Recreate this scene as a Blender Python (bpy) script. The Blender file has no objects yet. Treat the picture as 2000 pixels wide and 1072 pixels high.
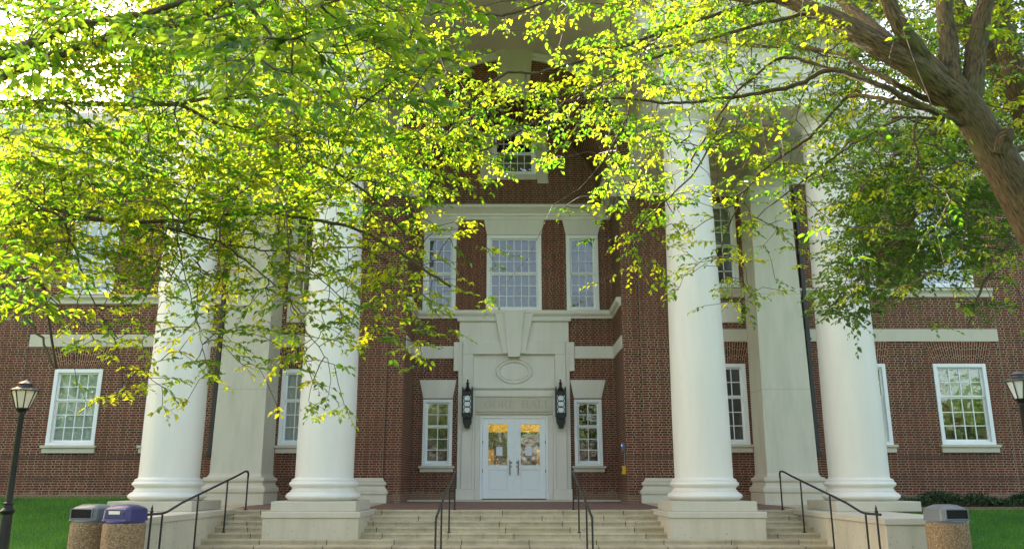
import bpy, math, random
import numpy as np
from mathutils import Vector
R = math.radians
C = bpy.context.scene.collection
sc = bpy.context.scene

# ------------------------------------------------------------------ camera, sky, sun, exposure
EYE, PITCH, FPX = 0.565, R(14.2), 1600.0
cam_d = bpy.data.cameras.new('camera'); cam = bpy.data.objects.new('camera', cam_d); C.objects.link(cam)
cam.location = (0, 0, EYE); cam.rotation_euler = (R(90) + PITCH, 0, 0)
cam_d.sensor_width = 36; cam_d.lens = 36 * FPX / 2000; cam_d.shift_x = -0.002
cam_d.clip_start = 0.05; cam_d.clip_end = 2000
sc.camera = cam
w = bpy.data.worlds.new('World'); sc.world = w; w.use_nodes = True
SUN_DIR = Vector((-0.98, 1.0, 0.537)).normalized()
sky = w.node_tree.nodes.new('ShaderNodeTexSky'); sky.sky_type = 'NISHITA'; sky.sun_disc = False
sky.sun_elevation = math.asin(SUN_DIR.z); sky.sun_rotation = math.atan2(SUN_DIR.x, SUN_DIR.y)
sky.air_density = 0.7; sky.dust_density = 6.0; sky.ozone_density = 0.4
bg = w.node_tree.nodes['Background']; bg.inputs['Strength'].default_value = 0.15
wm = w.node_tree.nodes.new('ShaderNodeMix'); wm.data_type = 'RGBA'; wm.blend_type = 'MULTIPLY'; wm.inputs[0].default_value = 1.0; wm.inputs[7].default_value = (1.11, 1.0, 0.81, 1)   # hazy warm spring air
w.node_tree.links.new(sky.outputs[0], wm.inputs[6]); w.node_tree.links.new(wm.outputs[2], bg.inputs['Color'])
sl = bpy.data.lights.new('sun', 'SUN'); sl.energy = 5.0; sl.angle = R(0.5); sl.color = (1.0, 0.95, 0.86)
so = bpy.data.objects.new('sun', sl); C.objects.link(so); so.location = (-20, 25, 45)
so.rotation_euler = SUN_DIR.to_track_quat('Z', 'Y').to_euler()
vs = sc.view_settings; vs.view_transform = 'Standard'; vs.look = 'None'; vs.exposure = 2.88; vs.gamma = 1.0
sc.cycles.max_bounces = 8; sc.cycles.transparent_max_bounces = 12; sc.cycles.transmission_bounces = 4
sc.cycles.diffuse_bounces = 4; sc.cycles.sample_clamp_indirect = 6.0

CT, ST = math.cos(PITCH), math.sin(PITCH)
def at(px, py, d):
    """the point at horizontal distance d seen at photo pixel (px, py)"""
    z = EYE + math.tan(math.atan((536 - py) / FPX) + PITCH) * d
    zc = d * CT + (z - EYE) * ST
    return Vector(((px - 1004) * zc / FPX, d, z))

# ------------------------------------------------------------------ materials
class NT:
    def __init__(s, name):
        s.m = bpy.data.materials.new(name); s.m.use_nodes = True
        s.n = s.m.node_tree.nodes; s.l = s.m.node_tree.links
        s.b = s.n['Principled BSDF']; s.out = s.n['Material Output']
    def put(s, sock, v):
        if isinstance(v, bpy.types.NodeSocket): s.l.new(v, sock)
        elif v is not None:
            try: sock.default_value = v
            except Exception: sock.default_value = (*v, 1.0)
    def math(s, op, a, b=None, c=None):
        n = s.n.new('ShaderNodeMath'); n.operation = op
        s.put(n.inputs[0], a); s.put(n.inputs[1], b)
        if c is not None: s.put(n.inputs[2], c)
        return n.outputs[0]
    def noise(s, vec=None, scale=5.0, detail=4.0, rough=0.55, out=0):
        n = s.n.new('ShaderNodeTexNoise'); n.inputs['Scale'].default_value = scale
        n.inputs['Detail'].default_value = detail; n.inputs['Roughness'].default_value = rough
        if vec is not None: s.l.new(vec, n.inputs['Vector'])
        return n.outputs[out]
    def ramp(s, f, stops):
        n = s.n.new('ShaderNodeValToRGB'); s.l.new(f, n.inputs[0]); e = n.color_ramp.elements
        while len(e) < len(stops): e.new(0.5)
        for q, (p, c) in zip(e, stops):
            q.position = p; q.color = (*c, 1.0) if len(c) == 3 else c
        return n.outputs[0]
    def mix(s, f, a, b, mode='MIX'):
        n = s.n.new('ShaderNodeMix'); n.data_type = 'RGBA'; n.blend_type = mode
        s.put(n.inputs[0], f); s.put(n.inputs[6], a); s.put(n.inputs[7], b)
        return n.outputs[2]
    def pos(s): return s.n.new('ShaderNodeNewGeometry').outputs['Position']
    def uv(s): return s.n.new('ShaderNodeTexCoord').outputs['UV']
    def scaled(s, vec, sx, sy, sz):
        n = s.n.new('ShaderNodeMapping'); s.l.new(vec, n.inputs['Vector']); n.inputs['Scale'].default_value = (sx, sy, sz)
        return n.outputs[0]
    def bump(s, h, strength=0.4, dist=0.01):
        n = s.n.new('ShaderNodeBump'); s.l.new(h, n.inputs['Height'])
        n.inputs['Strength'].default_value = strength; n.inputs['Distance'].default_value = dist
        s.l.new(n.outputs[0], s.b.inputs['Normal'])
    def set(s, **k):
        for a, v in k.items(): s.put(s.b.inputs[a.replace('_', ' ')], v)
        return s

def stone(name, base, dark, rough=0.75, spots=0.0, stain=0.5, joints=None):
    t = NT(name); p = t.pos()
    n1 = t.noise(p, 0.9, 5, 0.6); n2 = t.noise(t.scaled(p, 3.0, 3.0, 0.5), 1.3, 6, 0.65); n3 = t.noise(p, 45, 3, 0.6)
    c = t.mix(t.math('MULTIPLY', t.ramp(n2, [(0.42, (0, 0, 0)), (0.75, (1, 1, 1))]), stain), base, dark)
    c = t.mix(t.math('MULTIPLY', n1, 0.35), c, tuple(x * 0.86 for x in base))
    c = t.mix(t.math('MULTIPLY', n3, 0.22), c, tuple(x * 0.62 for x in base))
    if spots:
        s = t.ramp(t.noise(p, 16, 2, 0.5), [(0.66, (0, 0, 0)), (0.72, (1, 1, 1))])
        c = t.mix(t.math('MULTIPLY', s, spots), c, tuple(x * 0.35 for x in dark))
    t.set(Base_Color=c, Roughness=rough); t.bump(n3, 0.25, 0.004)
    return t.m

def brick(name, use_uv=False, swap=False):
    """stretcher, stretcher, header courses with half-period stagger"""
    t = NT(name)
    if use_uv:
        sp = t.n.new('ShaderNodeSeparateXYZ'); t.l.new(t.uv(), sp.inputs[0])
        u, v = sp.outputs[0], sp.outputs[1]
        if swap: u, v = v, u
    else:
        g = t.n.new('ShaderNodeNewGeometry'); sp = t.n.new('ShaderNodeSeparateXYZ'); t.l.new(g.outputs['Position'], sp.inputs[0])
        sn = t.n.new('ShaderNodeSeparateXYZ'); t.l.new(g.outputs['True Normal'], sn.inputs[0])
        side = t.math('GREATER_THAN', t.math('ABSOLUTE', sn.outputs[0]), 0.6)
        u = t.math('ADD', t.math('MULTIPLY', sp.outputs[0], t.math('SUBTRACT', 1.0, side)), t.math('MULTIPLY', sp.outputs[1], side))
        v = sp.outputs[2]
    H, PER = 0.0682, 0.50
    row = t.math('FLOOR', t.math('DIVIDE', v, H)); fv = t.math('FRACT', t.math('DIVIDE', v, H))
    stag = t.math('MULTIPLY', t.math('PINGPONG', t.math('MULTIPLY', row, 1.0), 1.0), 0.5)
    wn0 = t.n.new('ShaderNodeTexWhiteNoise'); wn0.noise_dimensions = '1D'; t.l.new(row, wn0.inputs['W'])
    uu = t.math('ADD', t.math('ADD', t.math('DIVIDE', u, PER), stag), t.math('MULTIPLY', wn0.outputs[0], 0.10))
    cell = t.math('FLOOR', uu); f5 = t.math('MULTIPLY', t.math('FRACT', uu), 5.0)
    hdr = t.math('GREATER_THAN', f5, 4.0); sec = t.math('GREATER_THAN', f5, 2.0)
    loc = t.math('SUBTRACT', f5, t.math('MULTIPLY', t.math('ADD', sec, hdr), 2.0))
    wid = t.math('SUBTRACT', 2.0, hdr)
    edge = t.math('MULTIPLY', t.math('MINIMUM', loc, t.math('SUBTRACT', wid, loc)), 0.1)
    edv = t.math('MULTIPLY', t.math('MINIMUM', fv, t.math('SUBTRACT', 1.0, fv)), H)
    wob = t.math('MULTIPLY', t.math('SUBTRACT', t.noise(None if use_uv else t.pos(), 30, 2), 0.5), 0.006)
    e = t.math('ADD', t.math('MINIMUM', edge, edv), wob)
    mort = t.math('SUBTRACT', 1.0, t.math('SMOOTHSTEP' if False else 'GREATER_THAN', e, 0.0067))
    idv = t.n.new('ShaderNodeCombineXYZ')
    t.put(idv.inputs[0], t.math('ADD', t.math('MULTIPLY', cell, 5.0), t.math('ADD', sec, hdr))); t.put(idv.inputs[1], row)
    wn = t.n.new('ShaderNodeTexWhiteNoise'); wn.noise_dimensions = '3D'; t.l.new(idv.outputs[0], wn.inputs['Vector'])
    rv = wn.outputs[0]
    body = t.ramp(rv, [(0.0, (0.070, 0.017, 0.011)), (0.35, (0.125, 0.030, 0.016)), (0.7, (0.195, 0.050, 0.026)), (0.9, (0.10, 0.026, 0.016)), (0.97, (0.045, 0.026, 0.024))])
    hd = t.ramp(rv, [(0.0, (0.010, 0.009, 0.010)), (0.55, (0.018, 0.014, 0.014)), (0.66, (0.10, 0.026, 0.015)), (1.0, (0.14, 0.036, 0.02))])
    col = t.mix(hdr, body, hd)
    pn = t.noise(None if use_uv else t.pos(), 0.35, 4, 0.6); gr = t.noise(None if use_uv else t.pos(), 70, 3, 0.6)
    col = t.mix(t.math('MULTIPLY', gr, 0.5), col, (0.085, 0.026, 0.018))
    mc = t.mix(pn, (0.38, 0.285, 0.19), (0.50, 0.385, 0.265))
    col = t.mix(mort, col, mc)
    if not use_uv:
        stn = t.ramp(t.noise(t.scaled(t.pos(), 1.6, 1.6, .35), 1.1, 6, 0.7), [(0.48, (0, 0, 0)), (0.72, (1, 1, 1))]); col = t.mix(t.math('MULTIPLY', stn, 0.42), col, (0.075, 0.028, 0.02))
    if not use_uv:
        drift = t.noise(t.pos(), .28, 3, .5); col = t.mix(t.ramp(drift, [(0.4, (0, 0, 0)), (0.62, (.35, .35, .35))]), col, (0.16, 0.065, 0.04))
        damp = t.math('MULTIPLY', t.math('LESS_THAN', t.math('ADD', sp.outputs[2], t.math('MULTIPLY', t.noise(t.pos(), 2.5, 4), -.5)), .0), .5); col = t.mix(damp, col, (0.30, 0.22, 0.15))
    if not use_uv:   # dirty rows at the water table
        z = sp.outputs[2]
        for zc in (1.24, 0.64):
            band = t.math('LESS_THAN', t.math('ABSOLUTE', t.math('SUBTRACT', z, zc)), 0.065)
            col = t.mix(t.math('MULTIPLY', band, t.ramp(t.noise(t.pos(), 1.2, 3), [(0.35, (0.15,) * 3), (0.65, (0.75,) * 3)])), col, (0.10, 0.06, 0.045))
    t.set(Base_Color=col, Roughness=0.85, Specular_IOR_Level=0.2); t.bump(t.math('SUBTRACT', 1.0, mort), 0.5, 0.006)
    return t.m

def plain(name, col, rough=0.5, metal=0.0, var=0.15, scale=8, bump=0.0):
    t = NT(name); n = t.noise(t.pos(), scale, 4, 0.6)
    t.set(Base_Color=t.mix(t.math('MULTIPLY', n, var * 2), col, tuple(x * 0.6 for x in col)), Roughness=rough, Metallic=metal)
    if bump: t.bump(t.noise(t.pos(), 60, 3), bump, 0.004)
    return t.m

def glassmat(name, fac, tint=(0.75, 0.82, 0.82), wave=0.02):
    t = NT(name); t.n.remove(t.b)
    tr = t.n.new('ShaderNodeBsdfTransparent'); tr.inputs[0].default_value = (*tint, 1)
    gl = t.n.new('ShaderNodeBsdfGlossy'); gl.inputs['Roughness'].default_value = 0.015; gl.inputs['Color'].default_value = (0.95, 0.97, 1, 1)
    bp = t.n.new('ShaderNodeBump'); bp.inputs['Strength'].default_value = 0.5; bp.inputs['Distance'].default_value = wave
    t.l.new(t.noise(t.pos(), 2.2, 2, 0.5), bp.inputs['Height']); t.l.new(bp.outputs[0], gl.inputs['Normal'])
    mx = t.n.new('ShaderNodeMixShader'); mx.inputs[0].default_value = fac
    t.l.new(tr.outputs[0], mx.inputs[1]); t.l.new(gl.outputs[0], mx.inputs[2]); t.l.new(mx.outputs[0], t.out.inputs[0])
    return t.m

def leafmat(name, refl, trans, trans_w=0.55):
    t = NT(name); t.n.remove(t.b)
    at_ = t.n.new('ShaderNodeAttribute'); at_.attribute_name = 'tone'
    f = at_.outputs['Fac']
    rc = t.mix(f, refl[0], refl[1]); tc = t.mix(f, trans[0], trans[1])
    d = t.n.new('ShaderNodeBsdfDiffuse'); t.put(d.inputs[0], rc)
    tl = t.n.new('ShaderNodeBsdfTranslucent'); t.put(tl.inputs[0], tc)
    gl = t.n.new('ShaderNodeBsdfGlossy'); gl.inputs['Roughness'].default_value = 0.38; gl.inputs['Color'].default_value = (0.9, 0.95, 0.9, 1)
    m1 = t.n.new('ShaderNodeMixShader'); m1.inputs[0].default_value = trans_w
    t.l.new(d.outputs[0], m1.inputs[1]); t.l.new(tl.outputs[0], m1.inputs[2])
    m2 = t.n.new('ShaderNodeMixShader'); m2.inputs[0].default_value = 0.045
    t.l.new(m1.outputs[0], m2.inputs[1]); t.l.new(gl.outputs[0], m2.inputs[2]); t.l.new(m2.outputs[0], t.out.inputs[0])
    return t.m

M = {}
M['brick'] = brick('red_brick'); M['brick_arch'] = brick('rubbed_brick', True, True)
M['stone'] = stone('limestone', (0.60, 0.55, 0.44), (0.44, 0.41, 0.31), stain=0.45)
M['stone_pale'] = stone('painted_stone', (0.74, 0.70, 0.62), (0.56, 0.53, 0.44), rough=0.6, stain=0.45)
M['column'] = stone('column_stone', (0.80, 0.77, 0.70), (0.66, 0.62, 0.53), rough=0.55, stain=0.4)
M['respond'] = stone('weathered_stone', (0.62, 0.59, 0.48), (0.42, 0.44, 0.33), stain=0.8)
M['cheek'] = stone('pitted_stone', (0.62, 0.56, 0.43), (0.42, 0.37, 0.26), spots=0.55, stain=0.7)
M['soffit'] = plain('plaster', (0.62, 0.54, 0.42), 0.8, var=0.08, scale=2)
M['white_paint'] = plain('white_paint', (0.80, 0.82, 0.82), 0.45, var=0.05)
M['door_paint'] = plain('door_paint', (0.80, 0.83, 0.85), 0.35, var=0.04)
M['glass'] = glassmat('window_glass', 0.18); M['glass_up'] = glassmat('reflecting_glass', 0.085); M['glass_door'] = glassmat('door_glass', 0.36)
M['iron'] = plain('black_iron', (0.012, 0.013, 0.013), 0.4, 0.3)
M['rail'] = plain('rail_paint', (0.03, 0.03, 0.03), 0.35, 0.4)
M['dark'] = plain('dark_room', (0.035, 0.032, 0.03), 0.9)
M['milk'] = plain('milky_glass', (0.72, 0.76, 0.78), 0.3, var=0.05)
M['cream_glass'] = plain('cream_glass', (0.85, 0.72, 0.55), 0.3, var=0.05)
M['brass'] = plain('aged_brass', (0.16, 0.13, 0.08), 0.35, 0.9)
M['yellow'] = plain('yellow_plastic', (0.8, 0.5, 0.02), 0.4)
M['paper'] = plain('paper', (0.72, 0.74, 0.85), 0.8, var=0.03)
M['grey_plastic'] = plain('grey_plastic', (0.16, 0.175, 0.19), 0.38, var=0.1)
M['purple_plastic'] = plain('purple_plastic', (0.045, 0.04, 0.15), 0.4, var=0.1)
M['sealant'] = plain('joint_sealant', (0.24, 0.17, 0.11), 0.8)
M['black'] = plain('mouth_black', (0.006, 0.006, 0.006), 0.9)
M['pipe'] = plain('pipe_paint', (0.028, 0.024, 0.022), 0.55)
M['lead'] = plain('lead_flashing', (0.25, 0.27, 0.29), 0.6)

t = NT('slate'); p = t.pos()
br = t.n.new('ShaderNodeTexBrick'); mp = t.scaled(p, 1, 1, 1); sp = t.n.new('ShaderNodeSeparateXYZ'); t.l.new(p, sp.inputs[0])
cb = t.n.new('ShaderNodeCombineXYZ'); t.l.new(sp.outputs[0], cb.inputs[0]); t.l.new(t.math('MULTIPLY', sp.outputs[2], 1.4), cb.inputs[1]); t.l.new(cb.outputs[0], br.inputs['Vector'])
br.inputs['Color1'].default_value = (0.30, 0.29, 0.29, 1); br.inputs['Color2'].default_value = (0.22, 0.22, 0.225, 1); br.inputs['Mortar'].default_value = (0.10, 0.10, 0.10, 1)
br.inputs['Scale'].default_value = 3.2; br.inputs['Mortar Size'].default_value = 0.012
t.set(Base_Color=br.outputs[0], Roughness=0.6); M['slate'] = t.m

t = NT('blind_slats'); sp = t.n.new('ShaderNodeSeparateXYZ'); t.l.new(t.pos(), sp.inputs[0])
fz = t.math('FRACT', t.math('DIVIDE', sp.outputs[2], 0.05))
t.set(Base_Color=t.mix(t.math('LESS_THAN', fz, 0.22), (0.30, 0.38, 0.24), (0.12, 0.16, 0.10)), Roughness=0.6); t.bump(fz, 0.8, 0.02); M['blind'] = t.m
M['shade'] = plain('roller_shade', (0.50, 0.54, 0.50), 0.8, var=0.1, scale=3)
M['shade_grey'] = plain('grey_shade', (0.085, 0.095, 0.135), 0.8, var=0.06, scale=2)

t = NT('step_stone'); p = t.pos(); sp = t.n.new('ShaderNodeSeparateXYZ'); t.l.new(p, sp.inputs[0])
rowi = t.math('FLOOR', t.math('DIVIDE', t.math('ADD', sp.outputs[2], 0.055), 0.103))
wn = t.n.new('ShaderNodeTexWhiteNoise'); wn.noise_dimensions = '1D'; t.l.new(rowi, wn.inputs['W'])
xx = t.math('ADD', t.math('DIVIDE', sp.outputs[0], 1.37), t.math('MULTIPLY', wn.outputs[0], 7.3))
jo = t.math('LESS_THAN', t.math('FRACT', xx), 0.013)
wb = t.n.new('ShaderNodeTexWhiteNoise'); wb.noise_dimensions = '2D'; cb = t.n.new('ShaderNodeCombineXYZ')
t.l.new(t.math('FLOOR', xx), cb.inputs[0]); t.l.new(rowi, cb.inputs[1]); t.l.new(cb.outputs[0], wb.inputs['Vector'])
c = t.mix(wb.outputs[0], (0.62, 0.53, 0.37), (0.52, 0.43, 0.28))
c = t.mix(t.math('MULTIPLY', t.ramp(t.noise(p, 2.3, 6, 0.7), [(0.42, (0, 0, 0)), (0.66, (1, 1, 1))]), 0.7), c, (0.32, 0.26, 0.16))
c = t.mix(t.math('MULTIPLY', t.ramp(t.noise(t.scaled(p, 9, 1.2, 1.2), 1.6, 4, 0.7), [(0.60, (0, 0, 0)), (0.72, (1, 1, 1))]), 0.6), c, (0.12, 0.095, 0.06))
c = t.mix(t.math('MULTIPLY', t.noise(p, 60, 3), 0.35), c, (0.35, 0.31, 0.23))
c = t.mix(jo, c, (0.09, 0.075, 0.05)); t.set(Base_Color=c, Roughness=0.75); t.bump(t.noise(p, 40, 4), 0.25, 0.004); M['step'] = t.m

t = NT('brick_paving'); p = t.pos(); br = t.n.new('ShaderNodeTexBrick'); t.l.new(p, br.inputs['Vector'])
br.inputs['Color1'].default_value = (0.23, 0.10, 0.07, 1); br.inputs['Color2'].default_value = (0.15, 0.075, 0.06, 1); br.inputs['Mortar'].default_value = (0.30, 0.24, 0.19, 1)
br.inputs['Scale'].default_value = 1.0; br.inputs['Brick Width'].default_value = 0.10; br.inputs['Row Height'].default_value = 0.21; br.inputs['Mortar Size'].default_value = 0.006
t.set(Base_Color=t.mix(t.math('MULTIPLY', t.noise(p, 2, 4), 0.4), br.outputs[0], (0.10, 0.06, 0.05)), Roughness=0.7); M['paving'] = t.m

t = NT('aggregate'); p = t.pos(); vo = t.n.new('ShaderNodeTexVoronoi'); t.l.new(p, vo.inputs['Vector']); vo.inputs['Scale'].default_value = 75
cs = t.n.new('ShaderNodeSeparateColor'); t.l.new(vo.outputs['Color'], cs.inputs[0])
c = t.ramp(cs.outputs[0], [(0.0, (0.13, 0.075, 0.035)), (0.4, (0.26, 0.16, 0.075)), (0.75, (0.36, 0.245, 0.125)), (1.0, (0.52, 0.42, 0.28))])
c = t.mix(t.math('MULTIPLY', t.noise(t.scaled(p, 3, 3, 0.8), 2.5, 4), 0.6), c, (0.15, 0.10, 0.055))
t.set(Base_Color=c, Roughness=0.85); t.bump(vo.outputs['Distance'], 0.8, 0.01); M['aggregate'] = t.m

t = NT('bark'); v = t.uv(); n = t.noise(t.scaled(v, 14.0, 3.2, 1), 3.0, 6, 0.65); n2 = t.noise(t.pos(), 3.0, 4, 0.6)
c = t.ramp(n, [(0.36, (0.014, 0.010, 0.005)), (0.5, (0.080, 0.052, 0.023)), (0.70, (0.175, 0.12, 0.056))])
c = t.mix(t.math('MULTIPLY', t.ramp(n2, [(0.5, (0, 0, 0)), (0.68, (1, 1, 1))]), 0.6), c, (0.085, 0.085, 0.025))
t.set(Base_Color=c, Roughness=0.9); t.bump(n, 0.9, 0.018); M['bark'] = t.m
M['twig'] = plain('twig_bark', (0.075, 0.05, 0.034), 0.8)
M['leaf'] = leafmat('spring_leaf', ((0.014, 0.055, 0.005), (0.045, 0.115, 0.008)), ((0.11, 0.29, 0.005), (0.62, 0.66, 0.014)), 0.62)
M['leaf_shaded'] = leafmat('shaded_leaf', ((0.028, 0.085, 0.008), (0.07, 0.15, 0.013)), ((0.10, 0.24, 0.01), (0.28, 0.42, 0.02)), 0.42)  # shaded leaves: the shade is put into a duller, less translucent colour
M['leaf_far'] = leafmat('far_leaf', ((0.045, 0.10, 0.016), (0.10, 0.17, 0.026)), ((0.16, 0.28, 0.02), (0.32, 0.42, 0.03)), 0.4)
M['hedge'] = leafmat('hedge_leaf', ((0.016, 0.042, 0.012), (0.04, 0.08, 0.018)), ((0.05, 0.11, 0.015), (0.09, 0.16, 0.02)), 0.25)
M['blade'] = leafmat('grass_blade', ((0.022, 0.135, 0.005), (0.10, 0.30, 0.012)), ((0.12, 0.40, 0.008), (0.20, 0.46, 0.012)), 0.4)
t = NT('turf'); p = t.pos()
c = t.ramp(t.noise(p, 1.1, 6, 0.7), [(0.32, (0.025, 0.11, 0.006)), (0.5, (0.04, 0.15, 0.008)), (0.68, (0.085, 0.16, 0.018))])
t.set(Base_Color=t.mix(t.math('MULTIPLY', t.noise(p, 40, 3), 0.5), c, (0.03, 0.05, 0.012)), Roughness=0.95); t.bump(t.noise(p, 55, 3), 0.8, 0.03); M['turf'] = t.m
t = NT('soil'); t.set(Base_Color=t.ramp(t.noise(t.pos(), 12, 5), [(0.3, (0.05, 0.035, 0.022)), (0.7, (0.13, 0.09, 0.055))]), Roughness=0.95); M['soil'] = t.m
M['concrete'] = stone('pavement_concrete', (0.36, 0.34, 0.30), (0.26, 0.24, 0.20), stain=0.5)

# ------------------------------------------------------------------ mesh helpers
class MB:
    def __init__(s): s.v = []; s.f = []; s.uv = None; s.uvs = []
    def quad(s, *pts, uv=None):
        i = len(s.v); s.v += [tuple(p) for p in pts]; s.f.append(tuple(range(i, i + len(pts))))
        s.uvs.append(uv)
        return s
    def box(s, x0, x1, y0, y1, z0, z1):
        i = len(s.v); s.v += [(x, y, z) for z in (z0, z1) for y in (y0, y1) for x in (x0, x1)]
        for f in ((0, 2, 3, 1), (4, 5, 7, 6), (0, 1, 5, 4), (2, 6, 7, 3), (0, 4, 6, 2), (1, 3, 7, 5)):
            s.f.append(tuple(i + k for k in f)); s.uvs.append(None)
        return s
    def prism(s, poly, y0, y1):
        """polygon of (x, z), front at y0, back at y1"""
        i = len(s.v); n = len(poly)
        s.v += [(x, y0, z) for x, z in poly] + [(x, y1, z) for x, z in poly]
        s.f.append(tuple(range(i, i + n))); s.f.append(tuple(range(i + 2 * n - 1, i + n - 1, -1))); s.uvs += [None, None]
        for k in range(n):
            a, b = i + k, i + (k + 1) % n
            s.f.append((a, a + n, b + n, b)); s.uvs.append(None)
        return s
    def lathe(s, prof, cx, cy, seg=48, cz=0.0):
        i = len(s.v)
        for r, z in prof:
            s.v += [(cx + r * math.cos(2 * math.pi * k / seg), cy + r * math.sin(2 * math.pi * k / seg), cz + z) for k in range(seg)]
        for a in range(len(prof) - 1):
            for k in range(seg):
                q = (k + 1) % seg
                s.f.append((i + a * seg + k, i + a * seg + q, i + (a + 1) * seg + q, i + (a + 1) * seg + k)); s.uvs.append(None)
        for a, rev in ((0, True), (len(prof) - 1, False)):
            if prof[a][0] > 1e-4:
                l = [i + a * seg + k for k in range(seg)]
                s.f.append(tuple(l[::-1] if rev else l)); s.uvs.append(None)
        return s
    def sweep(s, prof, path, closed=False):
        """profile of (out, z) carried along a plan path; 'out' points to the right of travel; mitred corners"""
        n = len(path); i = len(s.v); m = len(prof)
        P = [Vector(p).to_2d() for p in path]
        for k in range(n):
            dirs = []
            if closed or k > 0: dirs.append((P[k] - P[k - 1]).normalized())
            if closed or k < n - 1: dirs.append((P[(k + 1) % n] - P[k]).normalized())
            ns = [Vector((d.y, -d.x)) for d in dirs]
            b = sum(ns, Vector((0, 0)))
            b = b.normalized(); b = b / max(0.2, b.dot(ns[0]))
            s.v += [(P[k].x + b.x * o, P[k].y + b.y * o, z) for o, z in prof]
        for k in range(n if closed else n - 1):
            a, b = i + k * m, i + ((k + 1) % n) * m
            for j in range(m - 1):
                s.f.append((a + j, b + j, b + j + 1, a + j + 1)); s.uvs.append(None)
        if closed:
            for j, rev in ((0, True), (m - 1, False)):
                pass
        else:
            for a, rev in ((i, False), (i + (n - 1) * m, True)):
                l = [a + j for j in range(m)]
                s.f.append(tuple(l[::-1] if rev else l)); s.uvs.append(None)
        return s
    def tube(s, pts, rad, sides=8, wob=0.0, seed=0, cap=True):
        pts = [Vector(p) for p in pts]; n = len(pts); i = len(s.v); rnd = random.Random(seed)
        if not hasattr(rad, '__len__'): rad = [rad] * n
        up = Vector((0.13, 0.21, 1)); ln = 0.0
        if abs((pts[-1] - pts[0]).normalized().dot(up.normalized())) > 0.95: up = Vector((1, 0.1, 0.05))
        a_ = None; L = []
        for k in range(n):
            d = (pts[min(k + 1, n - 1)] - pts[max(k - 1, 0)]).normalized()
            if a_ is None: a_ = d.cross(up).normalized()
            else: a_ = (a_ - d * a_.dot(d)).normalized()
            b_ = d.cross(a_)
            if k: ln += (pts[k] - pts[k - 1]).length
            L.append(ln)
            for q in range(sides):
                an = 2 * math.pi * q / sides; r = rad[k] * (1 + wob * (rnd.random() - 0.5))
                s.v.append(tuple(pts[k] + a_ * math.cos(an) * r + b_ * math.sin(an) * r))
        for k in range(n - 1):
            for q in range(sides):
                r_ = (q + 1) % sides
                s.f.append((i + k * sides + q, i + (k + 1) * sides + q, i + (k + 1) * sides + r_, i + k * sides + r_))
                c = 2 * math.pi * max(rad[0], 0.03)
                s.uvs.append([(c * q / sides, L[k]), (c * q / sides, L[k + 1]), (c * (q + 1) / sides, L[k + 1]), (c * (q + 1) / sides, L[k])])
        if cap:
            s.f.append(tuple(i + q for q in range(sides))); s.f.append(tuple(i + (n - 1) * sides + q for q in range(sides - 1, -1, -1))); s.uvs += [None, None]
        return s
    def build(s, name, mat, parent=None, smooth=None, bevel=0.0, kind=None, fix=True):
        me = bpy.data.meshes.new(name); me.from_pydata(s.v, [], s.f)
        if any(u is not None for u in s.uvs):
            lay = me.uv_layers.new(name='UVMap'); k = 0
            for fi, f in enumerate(s.f):
                u = s.uvs[fi]
                for j in range(len(f)):
                    if u is not None: lay.data[k].uv = u[j]
                    k += 1
        if fix:
            import bmesh
            bm = bmesh.new(); bm.from_mesh(me); bmesh.ops.recalc_face_normals(bm, faces=bm.faces); bm.to_mesh(me); bm.free()
        me.materials.append(mat)
        if smooth is not None:
            me.shade_smooth()
            me.set_sharp_from_angle(angle=R(smooth))
        o = bpy.data.objects.new(name, me); C.objects.link(o)
        if parent is not None: o.parent = parent
        if bevel:
            b = o.modifiers.new('soft edges', 'BEVEL'); b.width = bevel; b.segments = 2; b.limit_method = 'ANGLE'; b.angle_limit = R(40)
        if kind: o['kind'] = kind
        return o

def thing(name, label, cat, loc=(0, 0, 0), rz=0.0, group=None):
    o = bpy.data.objects.new(name, None); C.objects.link(o); o.empty_display_size = 0.2
    o.location = loc; o.rotation_euler = (0, 0, rz); o['label'] = label; o['category'] = cat
    if group: o['group'] = group
    return o
def tag(o, label, cat, group=None):
    o['label'] = label; o['category'] = cat
    if group: o['group'] = group
    return o

def wall_holes(mb, x0, x1, z0, z1, y, holes, depth=0.30):
    xs = sorted({x0, x1, *[h[0] for h in holes], *[h[1] for h in holes]}); zs = sorted({z0, z1, *[h[2] for h in holes], *[h[3] for h in holes]})
    xs = [x for x in xs if x0 <= x <= x1]; zs = [z for z in zs if z0 <= z <= z1]
    for a, b in zip(xs, xs[1:]):
        for c, d in zip(zs, zs[1:]):
            mx, mz = (a + b) / 2, (c + d) / 2
            if any(h[0] < mx < h[1] and h[2] < mz < h[3] for h in holes): continue
            mb.quad((a, y, c), (b, y, c), (b, y, d), (a, y, d))
    for h in holes:
        a, b, c, d = h
        mb.quad((a, y, c), (a, y, d), (a, y + depth, d), (a, y + depth, c)); mb.quad((b, y, d), (b, y, c), (b, y + depth, c), (b, y + depth, d))
        mb.quad((a, y, d), (b, y, d), (b, y + depth, d), (a, y + depth, d)); mb.quad((b, y, c), (a, y, c), (a, y + depth, c), (b, y + depth, c))

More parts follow.
